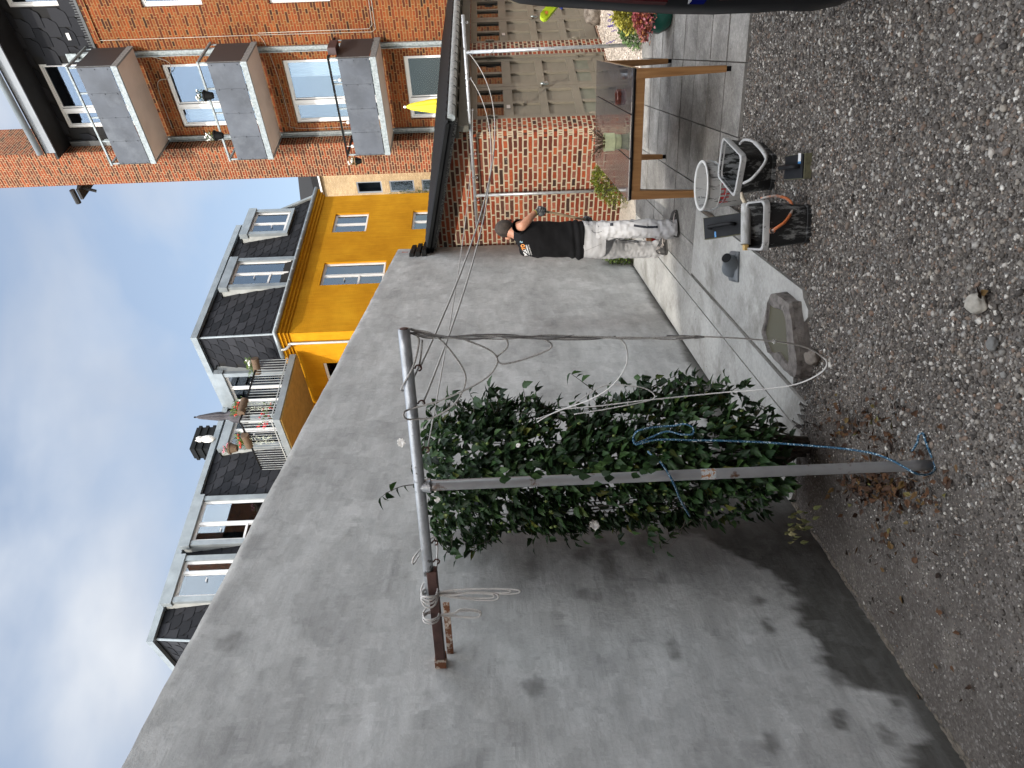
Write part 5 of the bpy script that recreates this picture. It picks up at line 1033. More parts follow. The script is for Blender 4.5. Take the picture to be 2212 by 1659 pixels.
patch('knee_trim', [(1332, 516.5), (1350, 519), (1366, 522), (1379, 524)], 1.6, navy, PNT, bvp); patch('knee_trim', [(1327, 515), (1350, 516), (1384, 522)], 1.4, navy, PNT, bvp)
patch('pocket_seam', [(1300, 500), (1285, 503), (1278, 497)], .8, navy, PNT, bvp); patch('pocket_seam', [(1262, 543), (1290, 531), (1300, 527)], .8, pm('grey_seam', (.2, .2, .2), .8), PNT, bvp)
for x, y in ((1271, 485), (1278, 488), (1292, 489.5), (1450, 487)): patch('button', [(x, y), (x+1.2, y)], 1.3, navy, PNT, bvp, 2)
for x0, y0, x1, y1 in ((1419, 482, 1426, 483), ): pass
# shoes
MT['shoe'] = pm('grey_black_shoe', (.035, .034, .034), .65, 0, .5, 40, .3, 90, dirt=(.22, .20, .19), dscale=24, dlo=.56, dhi=.6)
def shoe(heel, toe):
    h, t_ = Vector((heel.x, heel.y, 0)), Vector((toe.x, toe.y, 0)); ax = (t_-h).normalized(); sd_ = Vector((ax.y, -ax.x, 0)); L_ = (t_-h).length
    prof = [(0, .026, .03, .055), (.04, .038, .03, .10), (.18, .043, .03, .125), (.34, .045, .03, .122), (.5, .050, .03, .098), (.7, .056, .03, .076), (.88, .050, .03, .060), (.97, .034, .03, .044), (1.0, .018, .03, .03)]
    mb = MB(); R_ = []
    for q, hw, zb_, zt_ in prof:
        c = h+ax*L_*q+Z3*.02; R_.append([c+sd_*hw*math.cos(a_)*(1 if math.sin(a_) < .2 else .82)+Z3*(.018+max(0, math.sin(a_))*(zt_-.018)) for a_ in LS(0, 2*math.pi, 20, False)])
    mb.loft(R_); s_ = mb.build('shoe', MT['shoe'], MAN, True)
    mb = MB(); mb.loft([[h+ax*L_*q+Z3*(.02+z_)+sd_*hw*1.06*x for x, z_ in ((1, 0), (1, .022), (-1, .022), (-1, 0))] for q, hw, _, _ in prof]); mb.build('sole', pm('dark_sole', (.05, .048, .045), .8), s_)
    mb = MB(); P = [h+ax*L_*q+sd_*hw*1.0*sg+Z3*(.02+zz) for sg in (1,) for q, hw, zz in ((.35, .045, .04), (.5, .05, .055), (.62, .054, .05), (.8, .052, .035))]; mb.tube(P, .0045, 6); mb.tube([p-sd_*.1 for p in P], .0045, 6); mb.build('stripe', pm('pale_shoe_trim', (.45, .40, .37), .6), s_, True)
shoe(G(1472, 510, .0), G(1466, 455, .0)); shoe(G(1446, 549, .0), G(1442, 506, .0))
# gloved hands with fingers curled round the broom stick
b0, b1 = W(1158, 452.5, 6.995), W(1410, 505, 7.93); bax = (b1-b0).normalized()
def glove(c, back, name='glove'):
    mb = MB(); sd_ = bax.cross(back).normalized(); mb.blob(c-back*.028, .034, .034, .042, 4, .15, 3)
    for k in range(4):
        o_ = c-bax*.034+bax*.023*k; L_ = [1, 1.1, 1.05, .85][k]; P = [o_-back*.03+sd_*.0, o_-back*.012+sd_*.030*L_, o_+back*.014+sd_*.030*L_, o_+back*.028*L_+sd_*.008, o_+back*.020-sd_*.012]
        mb.tube(cr_spline(P, 4), [.0105]*12+[.0095]*4+[.008], 8)
    P = [c-back*.03-bax*.02, c-sd_*.030-back*.006-bax*.03, c-sd_*.028+back*.012-bax*.012, c-sd_*.012+back*.026]; mb.tube(cr_spline(P, 4), .011, 8)
    return mb.build(name, MT['glove'], MAN, True)
hp = b0+bax*.06; g1 = glove(hp, (CAMP-hp).normalized().cross(bax).cross(bax).normalized() if False else (F0*.3+R0*.9).normalized())
mb = MB(); wv = W(1156, 459, 7.0); mb.tube([wv, hp.lerp(wv, .25)], [.031, .034], 14, False); mb.build('glove_cuff', MT['glove'], g1, True)
mb = MB(); ax_ = (W(1152, 462, 6.98)-W(1157, 458, 7.0)).normalized(); mb.tube([W(1153.5, 461, 6.985), W(1154.5, 460.3, 6.99)], [.034, .034], 16, False); mb.build('yellow_band', pm('yellow_band', (.75, .75, .10), .6), g1, True)
hq = b0.lerp(b1, .405); glove(hq, (F0*.2+R0*.9).normalized())
BR = empty('push_broom', 'push broom with long pale wooden stick and red bristles held by the man', 'broom', Vector((b1.x, b1.y, .02)))
mb = MB(); mb.tube([b0+bax*.0, b0+bax*.01, b0.lerp(b1, .5), b1], [.010, .0125, .0125, .0125], 12); mb.build('stick', pm('pale_worn_wood', (.36, .27, .17), .6, 0, .2, 12), BR, True)
bl, br_ = G(1409, 546, .08), G(1404, 490, .08); bxx = (br_-bl).normalized(); byy = Vector((bxx.y, -bxx.x, 0))
mb = MB(); mb.obox(bl, bxx, byy, Z3, (0, (br_-bl).length), (-.03, .03), (0, .03)); mb.obox((bl+br_)/2, bxx, byy, Z3, (-.04, .04), (-.02, .02), (.03, .055)); mb.build('broom_head', pm('varnished_wood', (.30, .15, .07), .5), BR, bevel=.005)
mb = MB(); random.seed(4)
for k in range(420):
    p = bl+bxx*random.uniform(.005, (br_-bl).length-.005)+byy*random.uniform(-.026, .026); q = p+Vector((random.uniform(-.02, .02), random.uniform(-.02, .02), -.062)); mb.tube([p, q], [.0022, .0016], 4)
mb.build('bristles', pm('red_bristle', (.52, .015, .015), .5), BR)

# ================================================================== DARK CAR, left rear corner only in the frame
D0 = 3.02; cs = W(1480, 26, D0); PL = {}
yb = lambda x, y: W(x, y, D0).y
prof = [(1, 1810, -2), (1, 1795, 6), (1, 1760, 14), (1, 1736, 19), (1, 1700, 20), (1, 1690, 17), (1, 1625, 22), (1, 1525, 26), (1, 1450, 25), (1, 1350, 20), (1, 1280, 15), (1, 1198, 10), (1, 1160, 7), (1, 1119, 2), (1, 1080, -14), (1, 1060, -40), (1, 1052, -90)]
X0 = cs.x; pts = [PX(x, y-5, X0+.12) for _, x, y in prof]; yc = cs.y-.92
half = [(q_.y-yc, q_.z) for q_ in pts]; half = [(half[0][0]-.1, .2)]+half+[(.0, half[-1][1]+.02)]
CAR = empty('parked_car', 'black car parked at the right edge, only its tail lights and rear corner visible', 'car', (X0+2.1, yc, 0))
def crs(x, k, dz=0., zs=1.): return [Vector((x, yc+y*k, z*zs+dz)) for y, z in half]+[Vector((x, yc-y*k, z*zs+dz)) for y, z in half[::-1][1:]]
paint = pm('black_car_paint', (.003, .0035, .005), .4, 0, .2, 3); 
mb = MB(); mb.loft([crs(X0-.06, .80), crs(X0-.03, .93), crs(X0+.02, .985), crs(X0+.12, 1), crs(X0+1.2, 1), crs(X0+2.4, .99), crs(X0+3.0, .98, 0, .72), crs(X0+4.0, .95, 0, .60), crs(X0+4.25, .8, 0, .5)]); mb.build('body', paint, CAR, True, autos=40)
red = pm('tail_lamp_red', (.030, .001, .002), .55, 0, .5, 14, spec=.12); clr = pm('clear_lens', (.05, .05, .055), .5, 0, .4, 20, spec=.12); redb = pm('tail_lamp_bright_red', (.09, .002, .002), .55, 0, .4, 14, spec=.12)
def lamp(x0, x1, ins, mat, name, par_, dep=.015, wid=.22):
    mb = MB(); A_ = [(x0, NI(x0, [p[1] for p in prof[::-1]], [p[2] for p in prof[::-1]])), (x1, NI(x1, [p[1] for p in prof[::-1]], [p[2] for p in prof[::-1]]))]
    R_ = []
    for i in range(7):
        x = lerp(x0, x1, i/6); ye = NI(x, [p[1] for p in prof[::-1]], [p[2] for p in prof[::-1]])-ins; p = PX(x, ye, X0-.075); yy = p.y; R_.append([Vector((X0+.10, yy+.004, p.z)), Vector((X0-.02, yy+.002, p.z)), Vector((X0-.06-dep, yy-.03, p.z)), Vector((X0-.07-dep, yy-wid, p.z)), Vector((X0+.1, yy-wid, p.z))])
    mb.loft(R_); return mb.build(name, mat, par_)
tl_ = lamp(1195, 1440, 3, red, 'tail_light', CAR); lamp(1264, 1331, 6, clr, 'clear_lens', tl_, .022, .1); lamp(1354, 1422, 12, redb, 'bright_red_lens', tl_, .022, .12)  # inner lenses: one grey, one of a brighter red
lw_ = lamp(1558, 1598, 13, pm('fog_lamp_red', (.05, .001, .002), .4, spec=.12), 'fog_light', CAR, .02, .12); lamp(1602, 1632, 14, clr, 'reversing_light', CAR, .022, .12)
lamp(1489.5, 1492.5, 5, pm('plate_white', (.30, .30, .31), .6), 'number_plate', CAR, .005, .5); lamp(1493, 1524, 5, pm('plate_blue', (.004, .006, .06), .9, spec=0), 'plate_band', CAR, .005, .5); lamp(1123, 1154, 1, pm('plate_blue_light', (.006, .012, .10), .9, spec=0), 'rear_sticker', CAR, .005, .3)
for x in (.75, 3.4):
    for sg in (1, -1):
        mb = MB(); mb.lathe((X0+x, yc+sg*.80, .32), [(.20, -.1), (.31, -.1), (.325, -.07), (.325, .07), (.31, .1), (.20, .1)], 28, ax=Y3); wh = mb.build('wheel', MT['blackplas'], CAR, True, autos=40)
        mb = MB(); mb.lathe((X0+x, yc+sg*.80, .32), [(.02, -.09), (.2, -.095), (.2, .095), (.02, .09)], 20, ax=Y3); mb.build('rim', MT['galv'], wh)
# yellow and blue strip poking out behind the car
q0, q1 = W(1176, 35, 5.0), W(1215, -12, 5.0); ax_ = (q1-q0).normalized(); up_ = ax_.cross(F0).normalized()
mb = MB(); mb.obox(q0, ax_, up_, F0, (0, .35), (-.030, .030), (-.02, .02)); 
for sg in (0,): mb.lathe(q0, [(.03, -.02), (.03, .02)], 16, ax=F0, cap=True)
mb.obox(q0+up_*-.05*0, ax_, up_, F0, (.12, .35), (.032, .06) if up_.z < 0 else (-.06, -.032), (-.018, .018), 1); mb.lathe(q0+ax_*.02-F0*.0205, [(.012, 0), (.012, -.002)], 12, ax=F0, cap=True, m=2)
o = rebase(mb.build('plastic_strip', [pm('fluorescent_yellow', (.62, .80, .03), .5), pm('deep_blue_plastic', (.01, .03, .30), .4), org])); tag(o, 'fluorescent yellow and blue strip sticking out sideways from behind the dark car', 'strap')
mb = MB(); mb.blob(G(1296, 30, .0)+Z3*.1, .22, .15, .15, 3, .3, 3); o = rebase(mb.build('stone_block', stm, None, True)); tag(o, 'dark stone lying at the foot of the farther garage door', 'stone')
# ================================================================== PLANTS
def leafmesh(mb, p, d, nrm, L_, wd, lobed=True, m=0, curl=.25):
    d = d.normalized(); s_ = d.cross(nrm); 
    if s_.length < 1e-4: s_ = d.orthogonal()
    s_.normalize(); n_ = s_.cross(d).normalized()
    if lobed: O = [(0, 0), (.08, .17), (.22, .27), (.42, .36), (.50, .25), (.64, .22), (.80, .13), (1, 0)]
    else: O = [(0, 0), (.2, .26), (.5, .36), (.8, .22), (1, 0)]
    mid = [(.33, 0), (.66, 0)]; T = lambda x, y: p+d*x*L_+s_*y*wd*L_+n_*(abs(y)*.35*L_*wd-curl*x*x*L_)
    up_ = [T(x, y) for x, y in O]; lo_ = [T(x, -y) for x, y in O[1:-1]]; k = len(O)
    vs_ = up_+lo_+[T(.33, 0), T(.66, 0)]; a_, b_ = len(up_)+len(lo_), len(up_)+len(lo_)+1
    mb.add(vs_, [tuple(range(0, k))+(b_, a_), (0, a_, b_, k-1)+tuple(k+len(lo_)-1-i for i in range(len(lo_)))], m)
MT['leaf'] = island('hibiscus_leaf', [(0, (.009, .024, .009)), (.35, (.018, .046, .015)), (.7, (.030, .074, .021)), (.95, (.055, .115, .030)), (1, (.12, .13, .02))], .5, 0, 60, .35, .15)
MT['twig'] = pm('shrub_bark', (.075, .068, .055), .85, 0, .3, 30, .3, 80)
MT['petal'] = pm('white_petal', (.82, .81, .78), .6, 0, .03)
MT['bud'] = pm('green_bud', (.14, .19, .05), .6, 0, .2, 40)
random.seed(21)
SHB = empty('hibiscus_shrub', 'tall leafy shrub with lobed dark leaves and a few white flowers against the rendered wall', 'shrub', G(1738, 958, 0))
ux = [905, 925, 960, 1000, 1060, 1100, 1180, 1230, 1290, 1330, 1400, 1460, 1520, 1580, 1640, 1690, 1730]
ulo = [930, 905, 890, 882, 878, 868, 885, 905, 895, 868, 845, 838, 842, 850, 875, 915, 945]
uhi = [1120, 1150, 1172, 1172, 1165, 1150, 1140, 1138, 1135, 1130, 1132, 1132, 1130, 1128, 1118, 1105, 1080]
mb = MB(); cnt = 0
def dens(x): return float(NI(x, [900, 930, 980, 1040, 1500, 1600, 1660, 1720], [.2, .55, .9, 1, 1, .8, .5, .2]))
while cnt < 9500:
    x = random.uniform(908, 1725); lo_, hi_ = NI(x, ux, ulo), NI(x, ux, uhi)
    jag = 22*noise.noise(Vector((x*.035, 1 if random.random() < .5 else 8, 0))); q = random.uniform(-1, 1); y = (lo_+hi_)/2+q*((hi_-lo_)/2+jag)
    if random.random() > dens(x): continue
    if noise.noise(Vector((x*.018, y*.018, 4))) < -.24 and random.random() < .75: continue
    if noise.noise(Vector((x*.03, y*.035, 14))) < -.32: continue
    rr_ = math.sqrt(max(0, 1-q*q)); dd = random.uniform(-1, 1); dp = 3.98+.33*rr_*(dd if random.random() < .6 else math.copysign(1-.25*random.random(), dd))
    p = W(x, y, dp); s_, t_ = invST(p)
    if t_ < .05 or p.z < .15: continue
    if x > 1480 and abs(q) > .9-.35*(x-1480)/240 and random.random() < .7: continue
    cx = W(x, (lo_+hi_)/2, 3.98); out_ = Vector((p.x-cx.x, p.y-cx.y, 0))
    if out_.length < .02: out_ = Vector((random.uniform(-1, 1), random.uniform(-1, 1), 0))
    out_.normalize(); d = (out_*random.uniform(.3, 1)+Vector((random.uniform(-.7, .7), random.uniform(-.7, .7), random.uniform(-.95, .25)))).normalized()
    nn = (out_*.6+Z3*.8+Vector((random.uniform(-.6, .6), random.uniform(-.6, .6), random.uniform(-.3, .3)))).normalized()
    leafmesh(mb, p, d, nn, random.uniform(.036, .076), random.uniform(.72, 1.04), True, 0, random.uniform(.0, .35)); cnt += 1
def sprig(P, nl=9, r=.0022):
    S_ = cr_spline([W(*q) for q in P], 6); tw_.tube(S_, [lerp(r*1.6, r*.6, i/(len(S_)-1)) for i in range(len(S_))], 5)
    for k in range(nl):
        q = S_[min(len(S_)-1, int((k+1.2)/nl*len(S_)))]; d = Vector((random.uniform(-1, 1), random.uniform(-1, 1), random.uniform(-.9, .4))); leafmesh(mb, q, d, Z3+Vector((random.uniform(-.5, .5), random.uniform(-.5, .5), 0)), random.uniform(.04, .07), .95)
tw_ = MB()
for P in ([(930, 1030, 3.8), (905, 1045, 3.75), (870, 1050, 3.7), (840, 1062, 3.68), (822, 1075, 3.66)], [(925, 1000, 3.8), (900, 1000, 3.78), (888, 1010, 3.76)], [(1320, 880, 3.9), (1290, 850, 3.85), (1262, 828, 3.82), (1232, 806, 3.8)], [(1020, 890, 3.9), (1000, 870, 3.88), (975, 862, 3.86)],
          [(1200, 890, 3.9), (1165, 875, 3.88), (1130, 862, 3.86)], [(1440, 850, 3.9), (1480, 830, 3.85), (1500, 815, 3.83)], [(1560, 860, 3.9), (1590, 838, 3.88), (1612, 832, 3.86)], [(1020, 1160, 3.9), (1040, 1180, 3.88), (1020, 1195, 3.86)], [(1080, 1140, 3.8), (1060, 1165, 3.8), (1030, 1178, 3.8)],
          [(1400, 840, 3.9), (1440, 820, 3.85), (1460, 812, 3.83)], [(955, 900, 3.9), (930, 935, 3.8), (915, 960, 3.8)]): sprig(P, 9)
for P in ([(1620, 870, 3.95), (1660, 885, 3.92), (1690, 925, 3.9), (1710, 940, 3.9)], [(1500, 1120, 3.8), (1460, 1150, 3.8), (1440, 1172, 3.8), (1415, 1195, 3.8)], [(1480, 1125, 3.8), (1465, 1160, 3.8), (1440, 1190, 3.8)]): sprig(P, 1 if P[0][0] < 1600 else 6, .0016)
for k in range(70):                                                   # loose shoots break the outline
    x = random.uniform(925, 1660); sg = random.choice((-1, -1, 1)); y = NI(x, ux, ulo if sg < 0 else uhi); L_ = random.uniform(14, 42); dx = random.uniform(-28, 6) if sg < 0 else random.uniform(-10, 30); d0 = random.uniform(3.75, 4.0)
    if sg > 0 and x > 1500: continue
    sprig([(x+dx*.0, y-sg*18, d0), (x+dx*.5, y+sg*L_*.4, d0), (x+dx, y+sg*L_, d0-.02)], random.randint(4, 7), .0014)
for k in range(34):                                                   # stems rise from the stool and spread
    yb_ = random.uniform(940, 985); xb_ = random.uniform(1700, 1745); lo_y = random.uniform(870, 1130); xt = random.uniform(960, 1400)
    P = [(xb_+10, yb_, random.uniform(3.95, 4.1)), (1640, lerp(yb_, lo_y, .45)+random.uniform(-10, 10), random.uniform(3.85, 4.15)), (1480, lerp(yb_, lo_y, .85), random.uniform(3.75, 4.2)), ((xt+1480)/2, lo_y, random.uniform(3.7, 4.2)), (xt, lo_y+random.uniform(-20, 20), random.uniform(3.7, 4.2))]
    S_ = cr_spline([W(*q) for q in P], 7); r0 = random.uniform(.004, .009); tw_.tube(S_, [lerp(r0, .0018, i/(len(S_)-1)) for i in range(len(S_))], 6)
for k in range(5): S_ = cr_spline([G(1735+random.uniform(-8, 8), 950+k*8, 0)-Z3*.05, W(1700, 945+k*10, 4.02), W(1640, 935+k*16, 4.0), W(1560, 925+k*20, 4.0)], 7); tw_.tube(S_, [lerp(.017, .008, i/(len(S_)-1)) for i in range(len(S_))], 8)
for k in range(34):                                                   # a few leaves hang in front of the pole
    x = random.choice((1085, 1150, 1240, 1290, 1365, 1390))+random.gauss(0, 14); leafmesh(mb, W(x, 1022-(x-905)*.02+random.gauss(0, 12), 2.9), Vector((random.uniform(-.6, .6), random.uniform(-.6, .6), -1)), -F0+Z3*.4, random.uniform(.035, .055), .95)
mb.build('foliage', MT['leaf'], SHB); tw_.build('stems', MT['twig'], SHB, True)
for k in range(46): x = random.uniform(940, 1640); y = random.uniform(NI(x, ux, ulo), NI(x, ux, uhi)); mb = MB(); mb.blob(W(x, y, 3.66), .008, .008, .011, k, .1, 1); mb.build('bud', MT['bud'], SHB, True)
def bloom(x, y, d, s_=.03, face=None):
    mb = MB(); c = W(x, y, d); f = face or (-F0+Z3*.2).normalized(); u = f.orthogonal().normalized(); v = f.cross(u)
    for k in range(9):
        a_ = k*.7+random.uniform(-.1, .1); dd = (u*math.cos(a_)+v*math.sin(a_)+f*.3).normalized(); leafmesh(mb, c, dd, f, s_*random.uniform(.8, 1.2), 1.1, False, 0, .3)
    mb.build('flower', MT['petal'], SHB)
for q in ((867, 956, 3.75, .024), (1285, 1134, 3.8, .028), (948, 1060, 3.7, .022), (985, 868, 3.9, .02), (945, 1078, 3.7, .02), (1120, 962, 3.62, .012)): bloom(*q)
mb = MB()                                                             # dried yellow leaves low on the wall side
for k in range(34): leafmesh(mb, W(random.gauss(1722, 16), random.gauss(1138, 16), 3.72+random.uniform(-.05, .05)), Vector((random.uniform(-1, 1), random.uniform(-1, 1), -1)), Z3+F0*random.uniform(-1, 0), random.uniform(.025, .045), .8, True, 0, .6)
mb.build('dry_leaves', island('dry_leaf', [(0, (.12, .14, .05)), (.6, (.22, .22, .10)), (1, (.30, .27, .14))], .7), SHB)
def bush(name, label, c, rx, ry, rz, n, L_, mat, cat_='bush', grp=None, spikes=0, flower=None, pot=None, seed=0, lob=False):
    random.seed(seed); c = Vector(c); E_ = empty(name, label, cat_, c, grp); mb = MB(); st_ = MB()
    for k in range(n):
        a_ = random.uniform(0, 6.283); z = random.random()**.7; r_ = math.sqrt(max(0, 1-z*z))*random.uniform(.45, 1.02)*(1+.25*noise.noise(Vector((a_*1.3, z*2, seed))))
        p = c+Vector((math.cos(a_)*r_*rx, math.sin(a_)*r_*ry, z*rz*(1+.25*noise.noise(Vector((a_, seed, 2))))+.01)); leafmesh(mb, p, Vector((math.cos(a_)*.6+random.uniform(-.7, .7), math.sin(a_)*.6+random.uniform(-.7, .7), random.uniform(-.4, 1))), Z3+Vector((random.uniform(-.8, .8), random.uniform(-.8, .8), 0)), L_*random.uniform(.6, 1.3), .9, lob, 0, .1)
    for k in range(14): a_ = random.uniform(0, 6.28); st_.tube([c, c+Vector((math.cos(a_)*rx*.5, math.sin(a_)*ry*.5, rz*.75))], .003, 4)
    mb.build('foliage', mat, E_); st_.build('stems', MT['twig'], E_)
    if spikes:
        fm = MB()
        for k in range(spikes):
            a_ = random.uniform(0, 6.28); e_ = c+Vector((math.cos(a_)*rx*1.15*random.random(), math.sin(a_)*ry*1.15*random.random(), rz*random.uniform(.9, 1.7))); b_ = c.lerp(e_, .3); st_2 = e_-(e_-b_).normalized()*.05
            fm.tube([b_, st_2], .0012, 4)
            for q in range(6): fm.blob(st_2+(e_-st_2)*q/5+Vector((random.uniform(-.004, .004), random.uniform(-.004, .004), 0)), .006, .006, .007, k, .3, 1, 1)
        fm.build('flower_spike', [MT['bud'], flower], E_)
    return E_
lime = island('lime_leaf', [(0, (.07, .09, .012)), (.5, (.13, .17, .02)), (.85, (.22, .25, .03)), (1, (.20, .13, .03))], .5, trans=.25)
grn = island('fresh_leaf', [(0, (.035, .07, .015)), (.6, (.08, .14, .025)), (1, (.16, .22, .04))], .5, trans=.25)
lav = island('lavender_leaf', [(0, (.05, .10, .03)), (1, (.12, .19, .06))], .6); pur = pm('lavender_purple', (.10, .07, .25), .7)
bush('low_bush', 'low yellow green bush against the brick wall behind the table corner', (8.52, 5.05, 0), .30, .42, .46, 2600, .028, lime, 'bush', None, 0, None, None, 3)
bush('low_bush', 'low fresh green bush in the corner of brick and rendered wall behind the man', (7.80, 5.62, 0), .26, .24, .44, 2400, .032, grn, 'bush', None, 0, None, None, 4)
bush('lavender', 'lavender tuft with purple spikes at the foot of the far frame\'s right post', (8.62, 3.12, 0), .24, .28, .26, 2200, .03, lav, 'lavender', None, 30, pur, None, 5)
bush('lavender', 'small lavender with a few purple spikes peeping over the back edge of the table', (8.62, 4.28, 0), .18, .22, .28, 900, .03, lav, 'lavender', None, 14, pur, None, 6)
pc = G(1452, 26, 0); PT2 = empty('planter', 'glossy teal green round planter by the dark car', 'planter', pc)
mb = MB(); mb.lathe(pc, [(.001, 0), (.11, 0), (.16, .05), (.19, .13), (.18, .20), (.165, .21), (.15, .18), (.001, .17)], 32); mb.build('pot', pm('teal_glaze', (.01, .10, .075), .2, 0, .2, 9), PT2, True, autos=40)
bush('potted_plant', 'pink and orange leaved plant spilling over the teal planter', pc+Z3*.18+Vector((0, .02, 0)), .24, .24, .16, 1500, .035, island('heuchera_leaf', [(0, (.28, .05, .07)), (.4, (.42, .12, .12)), (.7, (.50, .22, .06)), (1, (.45, .18, .25))], .6), 'plant', None, 0, None, None, 7)
pc = G(1420, 24, 0); PT3 = empty('planter', 'ochre clay planter with pale rim behind the teal planter', 'planter', pc)
mb = MB(); mb.lathe(pc, [(.001, 0), (.13, 0), (.19, .17), (.205, .18), (.205, .21), (.18, .21), (.17, .16), (.001, .15)], 32); mb.build('pot', pm('ochre_clay', (.42, .30, .12), .6, 0, .2, 9), PT3, True, autos=40)
bush('potted_plant', 'yellow green leafy plant growing from the ochre clay planter', pc+Z3*.17, .20, .20, .26, 1300, .035, island('golden_leaf', [(0, (.25, .24, .03)), (1, (.50, .45, .08))], .6), 'plant', None, 0, None, None, 8)
# ------------------------------------------------------------------ things on the balconies
def hpot(p, lab, r=.11, h=.2, mat=None, leaf=None, fl=None, grp='black flower pots hung on the middle balcony rail', seed=0, nm='hanging_pot'):
    random.seed(seed); E_ = empty(nm, lab, 'flower pot', p-Z3*h, grp); mb = MB(); mb.lathe(p-Z3*h, [(.001, 0), (r*.62, 0), (r*.95, h*.8), (r*1.1, h*.82), (r*1.12, h), (r*.95, h), (.001, h*.9)], 16); mb.build('pot', mat or MT['blackplas'], E_, True, autos=40)
    mb = MB(); f2 = MB()
    for k in range(90): a_ = random.uniform(0, 6.28); q = p+Vector((math.cos(a_)*r*random.random()*1.2, math.sin(a_)*r*random.random()*1.2, random.uniform(-.02, .14))); leafmesh(mb, q, Vector((math.cos(a_), math.sin(a_), random.uniform(-.5, 1))), Z3, .05, .7, False)
    for k in range(16): a_ = random.uniform(0, 6.28); f2.blob(p+Vector((math.cos(a_)*r*1.1*random.random(), math.sin(a_)*r*1.1*random.random(), random.uniform(.06, .2))), .025, .025, .02, k, .3, 1)
    mb.build('foliage', leaf or grn, E_); f2.build('flower', fl or MT['petal'], E_); return E_
hpot(PX(441, 207, XB-.02), 'black pot with white flowers on the middle balcony rail, the one towards the right', seed=1)
hpot(PX(463, 293, XB-.02), 'black pot with white flowers on the middle balcony rail, the one towards the left', seed=2)
hpot(PX(769, 348, 16.5)-Z3*.0, 'small black pot hanging beyond the left end of the lowest balcony', .09, .14, seed=3, grp=None)
mb = MB(); q = Vector((XB+.35, 6.28, 5.38)); mb.obox(q, X3, Y3, Z3, (-.22, .22), (-.10, .06), (-.2, -.01)); o = rebase(mb.build('balcony_box', pm('dark_brown_box', (.05, .025, .025), .5), None, bevel=.01)); tag(o, 'dark brown planter box hung on the right side rail of the lowest balcony', 'planter box')
for i, y in enumerate((6.85, 7.35, 7.85, 8.45)):
    mb = MB(); p = Vector((XB+.03, y, 5.2)); mb.blob(p, .04, .04, .045, i, .05, 2); mb.tube([p+Z3*.04, p+Z3*.16], .006, 5); o = rebase(mb.build('globe_lantern', pm('lantern_glass', (.7, .72, .7), .15), None, True)); tag(o, 'small round glass lantern hung under the lowest balcony rail, ' + ['far right of the four', 'second from the right', 'third from the right', 'far left of the four'][i], 'lantern', 'lanterns on the lowest balcony')
def parasol(p, h, r, mat, lab, nm='closed_parasol', tipm=None):
    E_ = empty(nm, lab, 'parasol', p); mb = MB(); R_ = []
    for i in range(15):
        q = i/14; z = lerp(h*.42, h, q); rr_ = r*(1-q)**.55*(.9+.25*(q < .35))*(1-.35*math.exp(-((q-.42)/.06)**2))+.012
        R_.append([p+Vector((math.cos(a_), math.sin(a_), 0))*rr_*(1+.22*math.cos(8*a_+q*3))+Z3*z for a_ in LS(0, 2*math.pi, 32, False)])
    mb.loft(R_); mb.build('canopy', mat, E_, True); mb = MB(); mb.tube([p, p+Z3*h*.5], .02, 8); mb.build('pole', MT['galv'], E_); mb = MB(); mb.blob(p+Z3*(h+.02), .03, .03, .04, 1, .05, 2); mb.build('finial', tipm or MT['white'], E_, True)
q = PX(877, 231, 15.4); parasol(Vector((q.x, q.y, q.z-2.5)), 2.5, .2, pm('yellow_canvas', (.75, .62, .03), .7, 0, .1, 6), 'closed bright yellow parasol sticking up behind the garage roof')
parasol(Vector((15.37, 17.0, 8.79)), 2.85, .19, pm('grey_canvas', (.045, .043, .052), .8, 0, .25, 9), 'closed dark grey parasol standing on the corner balcony of the ochre house', tipm=MT['blackplas'])
mb = MB(); g0 = Vector((16.3, 9.15, 0)); mb.box(16.2, 16.6, 8.85, 9.35, 2.6, 3.35); o = rebase(mb.build('garden_bag', pm('green_bag', (.05, .13, .06), .6), None, bevel=.03)); tag(o, 'dark green bag on a white rack behind the garage roof', 'bag')
wick = pm('wicker', (.10, .065, .04), .85, 0, .4, 30, .5, 60); silver = island('silver_leaf', [(0, (.35, .40, .32)), (1, (.6, .62, .52))], .7)
rf_ = pm('red_flower', (.55, .02, .03), .6); pk = pm('pink_flower', (.65, .22, .30), .6)
def trough(c, ax, lab, fm, seed, trail=True):
    random.seed(seed); E_ = empty('flower_box', lab, 'flower box', c, 'wicker flower boxes on the corner balcony rail'); mb = MB(); mb.tube([c-ax*.28+Z3*.0, c+ax*.28], .12, 14); mb.build('basket', wick, E_, True, autos=40)
    mb = MB()
    for k in range(140): leafmesh(mb, c+ax*random.uniform(-.28, .28)+Vector((random.uniform(-.1, .1), random.uniform(-.1, .1), random.uniform(.05, .28))), Vector((random.uniform(-1, 1), random.uniform(-1, 1), 1)), X3, .09, .4, False)
    mb.build('foliage', grn, E_)
    if trail:
        mb = MB()
        for k in range(160): leafmesh(mb, c+ax*random.choice((-.1, .12))+Vector((random.uniform(-.05, .05), random.uniform(-.05, .05), -random.random()*.8)), Vector((random.uniform(-1, 1), random.uniform(-1, 1), -1)), X3, .035, .9, False)
        mb.build('trailing_plant', silver, E_)
    mb = MB()
    for k in range(10): mb.blob(c+ax*random.uniform(-.2, .2)+Vector((random.uniform(-.1, .1), random.uniform(-.1, .1), random.uniform(.12, .28))), .045, .045, .04, k, .3, 1)
    mb.build('flower', fm, E_, True)
trough(Vector((16.75, 16.18, 9.78)), Vector((.3, -1, 0)).normalized(), 'wicker flower box with feathery green plant at the right end of the corner balcony', MT['petal'], 1, False)
trough(Vector((14.98, 16.18, 9.82)), X3, 'wicker flower box with silvery trailing plant beside the grey parasol', rf_, 2)
